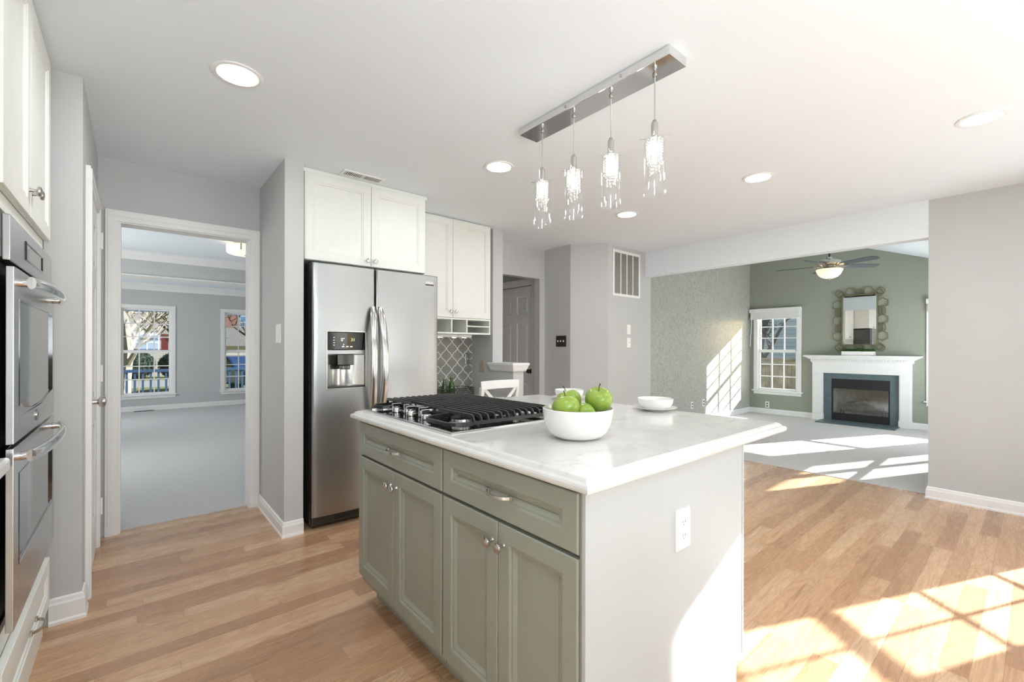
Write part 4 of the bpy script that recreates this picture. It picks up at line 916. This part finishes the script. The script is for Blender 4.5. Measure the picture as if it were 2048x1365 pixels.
mb = MB().at(FX); mb.box((yy(2.272), .56, -.005), (yy(1.503), .716, .02)); mb.box((yy(2.272), .006, -.005), (yy(1.503), .135, .02)); mb.box((yy(2.272), .13, -.005), (yy(2.25), .565, .018)); mb.box((yy(1.525), .13, -.005), (yy(1.503), .565, .018)); mb.box((yy(2.272), .553, .0), (yy(1.503), .563, .026)); mb.box((yy(2.272), .133, .0), (yy(1.503), .143, .026)); obj('firebox_frame', mb, M['black'], fp, .001)
mb = MB().at(FX); mb.box((yy(2.26), .01, -.45), (yy(1.51), .02, -.01)); mb.box((yy(2.26), .01, -.46), (yy(1.51), .72, -.45)); mb.box((yy(2.27), .01, -.46), (yy(2.26), .72, -.01)); mb.box((yy(1.51), .01, -.46), (yy(1.50), .72, -.01)); mb.box((yy(2.26), .715, -.46), (yy(1.51), .725, -.01))
obj('firebox', mb, plain('firebox_brick', lin(205, 203, 194), .8, var=.12, vs=12), fp)
obj('fire_glass', MB().at(FX).box((yy(2.25), .14, .004), (yy(1.525), .556, .008)), glass('smoked_glass', (.85, .86, .85), .2, .1), fp)
lg = plain('ceramic_log', lin(120, 112, 104), .9, var=.25, vs=18, bump=.4, bs=40)
for a, b, r in (((9.22, 2.16, .22), (9.27, 1.62, .24), .05), ((9.33, 2.1, .30), (9.30, 1.7, .27), .045), ((9.17, 2.05, .27), (9.30, 1.85, .36), .035), ((9.30, 1.92, .36), (9.17, 1.70, .28), .035)):
    mb = MB(); A, B = Vector(a), Vector(b); mb.tube([A.lerp(B, i / 6) + Vector((R.uniform(-.01, .01), 0, R.uniform(-.01, .012))) for i in range(7)], r, 12, scale=[.8, 1, 1.05, .95, 1.05, .95, .75]); obj('log', mb, lg, fp)
obj('log_grate', MB().box((9.15, 1.6, .15), (9.38, 1.63, .17)).box((9.15, 2.15, .15), (9.38, 2.18, .17)).box((9.15, 1.6, .02), (9.17, 1.62, .2)).box((9.15, 2.16, .02), (9.17, 2.18, .2)).box((9.17, 1.6, .16), (9.19, 2.18, .175)).box((9.32, 1.6, .16), (9.34, 2.18, .175)).box((9.32, 1.6, .02), (9.34, 1.62, .17)).box((9.32, 2.16, .02), (9.34, 2.18, .17)), M['black'], fp)
obj('hearth', MB().box((8.60, 1.375, .0065), (9.05, 2.395, .022)), M['slate'], fp, .002)
# chimney chase behind the firebox, part of the house wall
struct('wall_chimney', MB().box((9.17, 1.35, -.1), (9.19, 1.49, 1.2)).box((9.17, 2.28, -.1), (9.19, 2.4, 1.2)).box((9.52, 1.35, -.1), (9.6, 2.4, 1.2)).box((9.17, 1.35, 1.15), (9.6, 2.4, 1.25)).box((9.17, 1.33, -.1), (9.6, 1.37, 1.2)).box((9.17, 2.38, -.1), (9.6, 2.42, 1.2)), M['wall'])
# planter
t = thing('planter_box', (8.93, 1.885, 1.111), 'long white planter box of clipped greenery on the mantel', 'planter')
mb = MB(); mb.box((8.88, 1.672, 1.111), (8.985, 1.678, 1.178)); mb.box((8.88, 2.094, 1.111), (8.985, 2.10, 1.178)); mb.box((8.88, 1.672, 1.111), (8.886, 2.10, 1.178)); mb.box((8.979, 1.672, 1.111), (8.985, 2.10, 1.178)); mb.box((8.88, 1.672, 1.111), (8.985, 2.10, 1.12)); obj('box', mb, M['white'], t, .001)
obj('soil', MB().box((8.886, 1.678, 1.12), (8.979, 2.094, 1.168)), M['stem'], t)
mb = MB()
for i in range(1500):
    p = Vector((R.uniform(8.878, 8.988), R.uniform(1.668, 2.104), 1.172 + R.random() ** .7 * .042)); a, b = R.uniform(0, 6.3), R.uniform(-.5, 1.2); u = Vector((math.cos(a) * math.cos(b), math.sin(a) * math.cos(b), math.sin(b))); w = u.cross(Vector((R.random() - .5, R.random() - .5, 1))).normalized() * .0055; L = R.uniform(.010, .018)
    mb.add([p, p + u * L * .5 + w, p + u * L, p + u * L * .5 - w], [(0, 1, 2, 3)])
obj('greenery', mb, M['grass_leaf'], t)
# mirror
t = thing('wall_mirror', (9.03, 1.89, 1.22), 'rectangular mirror in an openwork gold wire frame over the mantel', 'mirror')
FM = frame((9.05, 1.892, 1.69), (0, -1, 0)); mw, mh = .222, .398
obj('mirror_glass', MB().at(FM).box((-mw, -mh, .02), (mw, mh, .026)), M['mirror'], t)
mb = MB().at(FM); mb.sweep([(-mw - .008, -mh - .008, .024), (mw + .008, -mh - .008, .024), (mw + .008, mh + .008, .024), (-mw - .008, mh + .008, .024)], [(-.012, -.012), (.012, -.012), (.012, .012), (-.012, .012)], (0, 0, 1), closed=True, smooth=False); obj('inner_frame', mb, M['gold'], t, .002)
mb = MB().at(FM); wr = .0065
def hexa(x, y, a, b): mb.tube([(x + a * math.cos(k * math.pi / 3 + (0 if b else math.pi / 6)) , y + a * math.sin(k * math.pi / 3 + (0 if b else math.pi / 6)), .022) for k in range(6)], wr, 6, up=(0, 0, 1), closed=True)
def ring(x, y, a, b): mb.tube([(x + a * math.cos(k * math.pi / 10), y + b * math.sin(k * math.pi / 10), .022) for k in range(20)], wr * .85, 6, up=(0, 0, 1), closed=True)
ox, oy = mw + .072, mh + .066
for s in (-1, 1):
    for y in (-.262, 0, .262): hexa(s * ox, y, .078, False)
    for y in (-.131, .131): ring(s * (ox + .012), y, .026, .066); ring(s * (ox - .024), y, .026, .066)
    for x in (-.116, .116): hexa(x, s * oy, .075, True)
    ring(0, s * (oy + .012), .064, .024); ring(0, s * (oy - .02), .064, .024)
    for q in (-1, 1): ring(q * (ox - .02), s * (oy - .012), .052, .052); ring(q * (ox - .045), s * (oy - .04), .052, .052)
for s in (-1, 1):
    for y in (-.262, 0, .262): mb.cyl((s * (mw + .01), y, .02), (s * (ox - .06), y, .02), .005, 6)
    for x in (-.116, .116): mb.cyl((x, s * (mh + .01), .02), (x, s * (oy - .055), .02), .005, 6)
for x, y in ((-mw, -mh), (mw, -mh), (-mw, mh), (mw, mh)): mb.cyl((x, y, -.0), (x, y, .02), .008, 6)
obj('wire_frame', mb, M['gold'], t)
# blinds
def blind(y0, y1, label, wand):
    t = thing('window_blind', (9.02, (y0 + y1) / 2, 1.78), label, 'blind', 'raised white window blinds')
    obj('valance', MB().box((8.975, y0, 1.895), (9.0475, y1, 1.966)), M['trim'], t, .003)
    mb = MB()
    for i in range(22): mb.box((8.985, y0 + .02, 1.785 + i * .005), (9.027, y1 - .02, 1.7896 + i * .005))
    obj('slat', mb, M['trim'], t); obj('bottom_rail', MB().box((8.983, y0 + .018, 1.766), (9.029, y1 - .018, 1.784)), M['trim'], t, .003)
    if wand: obj('wand', MB().cyl((8.97, y1 - .055, 1.90), (8.965, y1 - .03, 1.26), .006, 8), M['trim'], t)
blind(2.725, 3.585, 'raised white blind at the corner window with hanging wand', True); blind(.235, 1.085, 'raised white blind at the window half hidden by the gray wall', False)
# ceiling fan
FXc, FYc = 7.6, 1.942; zc = sl_(FYc); t = thing('ceiling_fan', (FXc, FYc, 2.2), 'five-blade ceiling fan with lit frosted bowl in the family room', 'ceiling fan')
c = (FXc, FYc, 0)
obj('downrod', MB().cyl((FXc, FYc, 2.50), (FXc, FYc, zc - .03), .013, 12), M['bronze'], t); obj('canopy', MB().lathe([(.07, zc + .02), (.068, zc - .04), (.03, zc - .075), (.014, zc - .08)], c, seg=24), M['nickel'], t)
obj('motor', MB().lathe([(.014, 2.545), (.035, 2.53), (.04, 2.505), (.09, 2.495), (.135, 2.475), (.143, 2.455), (.14, 2.43), (.11, 2.412), (.085, 2.40), (.085, 2.39), (.06, 2.385)], c, seg=36), M['nickel'], t)
obj('light_kit', MB().lathe([(.06, 2.39), (.07, 2.375), (.11, 2.365), (.115, 2.355), (.10, 2.352)], c, seg=30), M['nickel'], t)
obj('glass_bowl', MB().lathe([(.158, 2.358), (.162, 2.352), (.158, 2.335), (.135, 2.285), (.10, 2.25), (.05, 2.23), (0, 2.226)], c, seg=40, cap=False), M['fanbowl'], t)
obj('finial', MB().lathe([(0, 2.196), (.008, 2.2), (.01, 2.21), (.006, 2.22), (.016, 2.226), (.016, 2.232), (0, 2.232)], c, seg=14), M['nickel'], t)
phi0 = math.atan2(RT.y, RT.x)
for k in range(5):
    a = phi0 - math.radians(3 + 72 * k); F = Matrix.Translation((FXc, FYc, 2.408)) @ Matrix.Rotation(a, 4, 'Z') @ Matrix.Rotation(math.radians(-11), 4, 'X')
    bl = obj('blade', MB().at(F).prism([(.19, -.048), (.30, -.062), (.60, -.070), (.645, -.060), (.665, -.030), (.665, .030), (.645, .060), (.60, .070), (.30, .062), (.19, .048)], -.003, .004), M['blade'], t, .0015)
    obj('blade_arm', MB().at(F).prism([(.07, -.02), (.16, -.014), (.22, -.04), (.26, -.03), (.24, 0), (.26, .03), (.22, .04), (.16, .014), (.07, .02)], -.009, -.0032), M['nickel'], bl, .001)

# ------------------------------------------------------------------ outside
M['lawn'] = plain('winter_lawn', lin(150, 148, 84), .9, var=.14, vs=3, bump=.5, bs=60)
M['pave'] = plain('pale_concrete', lin(186, 180, 168), .9, var=.06, vs=2)
struct('ground_street', MB().box((-40, 11.3, -.75), (40, 80, -.6)), M['lawn']); struct('ground_garden', MB().box((9.7, -30, -.5), (60, 11.2, -.35)), M['lawn']); struct('ground_bounce', MB().box((-4, -14, -.32), (9.6, -1.5, -.2)), M['pave'])  # patio slab is unseen, added to bounce sun up to the ceiling
struct('ground_porch', MB().box((-2, 11.2, -.25), (4.2, 13.1, -.1)), M['pave']); struct('ground_drive', MB().box((-30, 26, -.6), (30, 31.0, -.585)), M['pave'])
struct('trim_porch_fascia', MB().box((-2, 12.85, 2.02), (4.2, 12.97, 2.3)), plain('blue_gray_trim', lin(112, 134, 150), .5, var=.02))
M['railblue'] = plain('blue_gray_rail', lin(70, 98, 124), .5, var=.03)
t = thing('porch_railing', (1, 12.9, -.1), 'blue-gray porch railing seen through the dining room windows', 'railing')
obj('top_rail', MB().box((-1.95, 12.86, .655), (4.15, 12.95, .72)), M['railblue'], t, .004); obj('bottom_rail', MB().box((-1.95, 12.88, .0), (4.15, 12.93, .05)), M['railblue'], t, .004)
for i in range(45): obj('baluster', MB().box((-1.93 + i * .137, 12.885, .04), (-1.89 + i * .137, 12.925, .66)), M['railblue'], t)
for x in (-1.97, 4.13): obj('post', MB().box((x, 12.86, -.1), (x + .09, 12.95, .8)), M['railblue'], t)
def tree(name, base, h, lean, r0, mat, label, seed, levels=4, spread=.75, group=None, first=.35, twig=.010):
    rr = random.Random(seed); t = thing(name, base, label, 'tree', group); trunk, br = MB(), MB()
    def grow(p, d, L, r, lev, mb):
        pts = [p.copy()]; sc = [1]; n = 4; q = p.copy(); dd = d.copy()
        for i in range(n):
            dd = (dd + Vector((rr.uniform(-.18, .18), rr.uniform(-.18, .18), rr.uniform(-.05, .14)))).normalized(); q = q + dd * L / n; pts.append(q.copy()); sc.append(1 - .5 * (i + 1) / n)
        mb.tube(pts, r, 7 if lev < 2 else 4, up=(.3, .9, .1), scale=sc)
        if lev >= levels: return
        for k in range(rr.choice((3, 4, 4)) if lev else 6):
            f = rr.uniform(first if lev == 0 else .25, 1); i = min(n - 1, int(f * n)); o = pts[i].lerp(pts[i + 1], f * n - i)
            a = rr.uniform(0, 6.28); nd = (dd * .55 + Vector((math.cos(a), math.sin(a), rr.uniform(.0, .6))) * spread).normalized()
            grow(o, nd, L * rr.uniform(.45, .7), max(twig * .6, r * rr.uniform(.38, .55)), lev + 1, br)
    grow(Vector(base), Vector(lean).normalized(), h, r0, 0, trunk)
    obj('trunk', trunk, mat, t); obj('branches', br, mat, t); return t
M['bark'] = plain('pale_bark', lin(196, 184, 164), .85, var=.18, vs=6); M['bark2'] = plain('dark_bark', lin(92, 86, 84), .9, var=.2, vs=8); M['bark3'] = plain('brown_bark', lin(124, 104, 88), .9, var=.2, vs=8)
tree('street_tree', (-.25, 18.5, -.6), 3.4, (.14, 0, 1), .17, M['bark'], 'bare tree with pale leaning trunk in front of the house with red shutters', 3, 5, .8, twig=.006)
tree('street_tree', (1.7, 22.5, -.6), 3.6, (-.1, 0, 1), .12, M['bark3'], 'bare brown tree between the two dining room windows', 8, 5, .9, twig=.006); tree('street_tree', (3.9, 19.0, -.6), 3.0, (.1, .1, 1), .12, M['bark3'], 'bare brown tree above the parked blue car', 11, 5, .9, twig=.006)
def bush(name, c, sx, sy, sz, mat, label, seed, n=2600, leaf=.07, group=None):
    rr = random.Random(seed); mb = MB()
    mb.ball((c[0], c[1], c[2] + sz * .5), 1, 14, 9, (sx * .46, sy * .46, sz * .46))
    for i in range(n):
        u = Vector((rr.gauss(0, 1), rr.gauss(0, 1), rr.gauss(0, 1))).normalized(); k = rr.uniform(.86, 1.04); p = Vector((c[0] + u.x * sx * .5 * k, c[1] + u.y * sy * .5 * k, c[2] + sz * .5 + u.z * sz * .5 * k))
        w = Vector((rr.uniform(-1, 1), rr.uniform(-1, 1), rr.uniform(-1, 1))).normalized() * leaf; q = w.cross(u).normalized() * leaf * .5; mb.add([p - w, p + q, p + w, p - q], [(0, 1, 2, 3)])
    return obj(name, mb, mat, label=label, cat='shrub', group=group)
M['hedge'] = plain('dark_evergreen', lin(58, 74, 58), .8, var=.3, vs=5)
for i, (x, sx, sz, lab) in enumerate(((-1.75, 1.5, 1.5, 'dark evergreen shrub behind the pale tree trunk'), (.05, 1.75, 1.62, 'dark evergreen shrub under the window with red shutters'), (1.85, 1.55, 1.5, 'dark evergreen shrub at the end of the row, mostly hidden by wall'))): bush('evergreen_shrub', (x, 33.5, -.6), sx, 1.4, sz, M['hedge'], lab, 20 + i, group='evergreen shrubs along the facing house')
# houses across the street
def siding(name, a, b, pitch=.16):
    t = NT(name); z = t.n('SeparateXYZ', {0: t.pos()}).outputs[2]; f = t.math('FRACT', t.math('DIVIDE', z, pitch)); t.set(Base_Color=t.mix(t.math('LESS_THAN', f, .12), a, b), Roughness=.7); t.bump(f, .5, .02); return t.m
def house(name, x0, x1, y0, y1, zt, mat, rmat, label, wins, roofh=1.6):
    t = thing(name, ((x0 + x1) / 2, (y0 + y1) / 2, -.6), label, 'house'); obj('house_wall', MB().box((x0, y0, -.6), (x1, y1, zt)), mat, t)
    obj('roof', MB().at(frame((x0 - .3, 0, 0), (0, 1, 0))).prism([(y0 - .4, zt - .05), ((y0 + y1) / 2, zt + roofh), (y1 + .4, zt - .05)], 0, x1 - x0 + .6), rmat, t)
    for (xa, xb, za, zb, sh) in wins:
        w = obj('window', MB().box((xa - .07, y0 - .05, za - .07), (xb + .07, y0 + .01, zb + .07)).box(((xa + xb) / 2 - .03, y0 - .07, za), ((xa + xb) / 2 + .03, y0 - .04, zb)).box((xa, y0 - .07, (za + zb) / 2 - .03), (xb, y0 - .04, (za + zb) / 2 + .03)), M['trim'], t)
        obj('pane', MB().box((xa, y0 - .06, za), (xb, y0 - .045, zb)), plain('house_pane', lin(100, 130, 160), .1, var=0), w)
        if sh:
            for xs in (xa - .5, xb + .1): obj('shutter', MB().box((xs, y0 - .05, za - .05), (xs + .4, y0 - .01, zb + .05)), plain('red_shutter', lin(120, 48, 44), .5, var=.05), t)
    return t
M['cream'] = siding('cream_siding', lin(196, 190, 176), lin(160, 154, 142)); M['roof'] = plain('gray_shingle', lin(132, 126, 118), .9, var=.15, vs=12); M['brick'] = plain('red_brick', lin(150, 112, 96), .9, var=.2, vs=10)
house('facing_house', -5.5, 3.0, 36, 44, 5.2, M['cream'], M['roof'], 'cream sided house with red shutters across the street', [(.05, 1.15, 1.05, 2.0, True), (-4, -2.9, 1.05, 2.0, True), (.05, 1.15, 3.4, 4.5, True), (-4, -2.9, 3.4, 4.5, True)])
house('facing_house', 4.0, 12.5, 37, 45, 1.35, M['cream'], M['roof'], 'low garage wing with gray roof behind the blue car', [], 1.4)
house('facing_house', 4.2, 12.0, 46, 53, 6.4, M['brick'], M['roof'], 'tall brick house beyond the low garage roof', [(5.0, 6.0, 2.9, 4.0, False), (7.2, 8.2, 2.9, 4.0, False)])
def car(o, col, label, rz):
    t = thing('parked_car', o, label, 'car'); F = Matrix.Translation(o) @ Matrix.Rotation(rz, 4, 'Z')
    side = [(-2.2, .35), (-2.25, .75), (-2.1, .95), (-1.5, 1.02), (-.95, 1.45), (.55, 1.47), (1.25, 1.05), (2.05, .9), (2.25, .7), (2.2, .35)]
    S = F @ Matrix(((1, 0, 0, 0), (0, 0, -1, .85), (0, 1, 0, 0), (0, 0, 0, 1)))
    obj('car_body', MB().at(S).prism(side, 0, 1.7), plain('car_paint', col, .2, .3, var=0, coat=1), t, .08)
    obj('car_glass', MB().at(S).prism([(-1.4, 1.03), (-.92, 1.40), (.52, 1.42), (1.12, 1.06)], -.01, 1.71), M['gloss_black'], t)
    for x in (-1.4, 1.4):
        for y in (-.8, .62): obj('wheel', MB().at(F).cyl((x, y, .33), (x, y + .18, .33), .33, 20), M['dark'], t)
    obj('tail_light', MB().at(F).box((-2.27, -.8, .72), (-2.1, -.45, .86)).box((-2.27, .45, .72), (-2.1, .8, .86)), plain('red_lens', lin(150, 30, 40), .2, var=0), t)
car((3.3, 22.0, -.6), lin(60, 84, 120), 'blue car parked beyond the porch railing', 1.9)
# garden side: fence, trees, neighbouring house
fc = thing('garden_fence', (13, 4, -.35), 'weathered board fence seen through the family room window', 'fence'); rr = random.Random(5)
M['fence'] = plain('weathered_fence', lin(150, 138, 116), .9, var=.2, vs=4)
for i in range(60):
    y = 1.2 + i * .105; bm = MB().box((13, y, -.35), (13.02, y + .099, .93 + rr.uniform(-.012, .012))); obj('fence_board', bm, M['fence'], fc)
for z in (-.1, .78): obj('fence_rail', MB().box((12.95, 1.2, z), (13.0, 7.5, z + .09)), M['fence'], fc)
obj('fence_cap', MB().box((12.94, 1.2, .93), (13.06, 7.5, .965)), M['fence'], fc)
tree('garden_tree', (14.6, 5.6, -.35), 2.7, (.02, -.12, 1), .13, M['bark2'], 'bare dark tree spreading over the garden fence', 21, 5, 1.0, twig=.012)
nb = thing('neighbour_house', (20, 6, -.35), 'gray sided neighbouring house beyond the garden fence', 'house'); obj('house_wall', MB().box((19, 0, -.35), (26, 13, 5)), siding('gray_siding', lin(168, 176, 180), lin(140, 148, 152)), nb)
obj('roof', MB().at(frame((0, -.3, 0), (1, 0, 0))).prism([(18.6, 5), (22.5, 7.2), (26.4, 5)], -13.6, 0), M['roof'], nb)
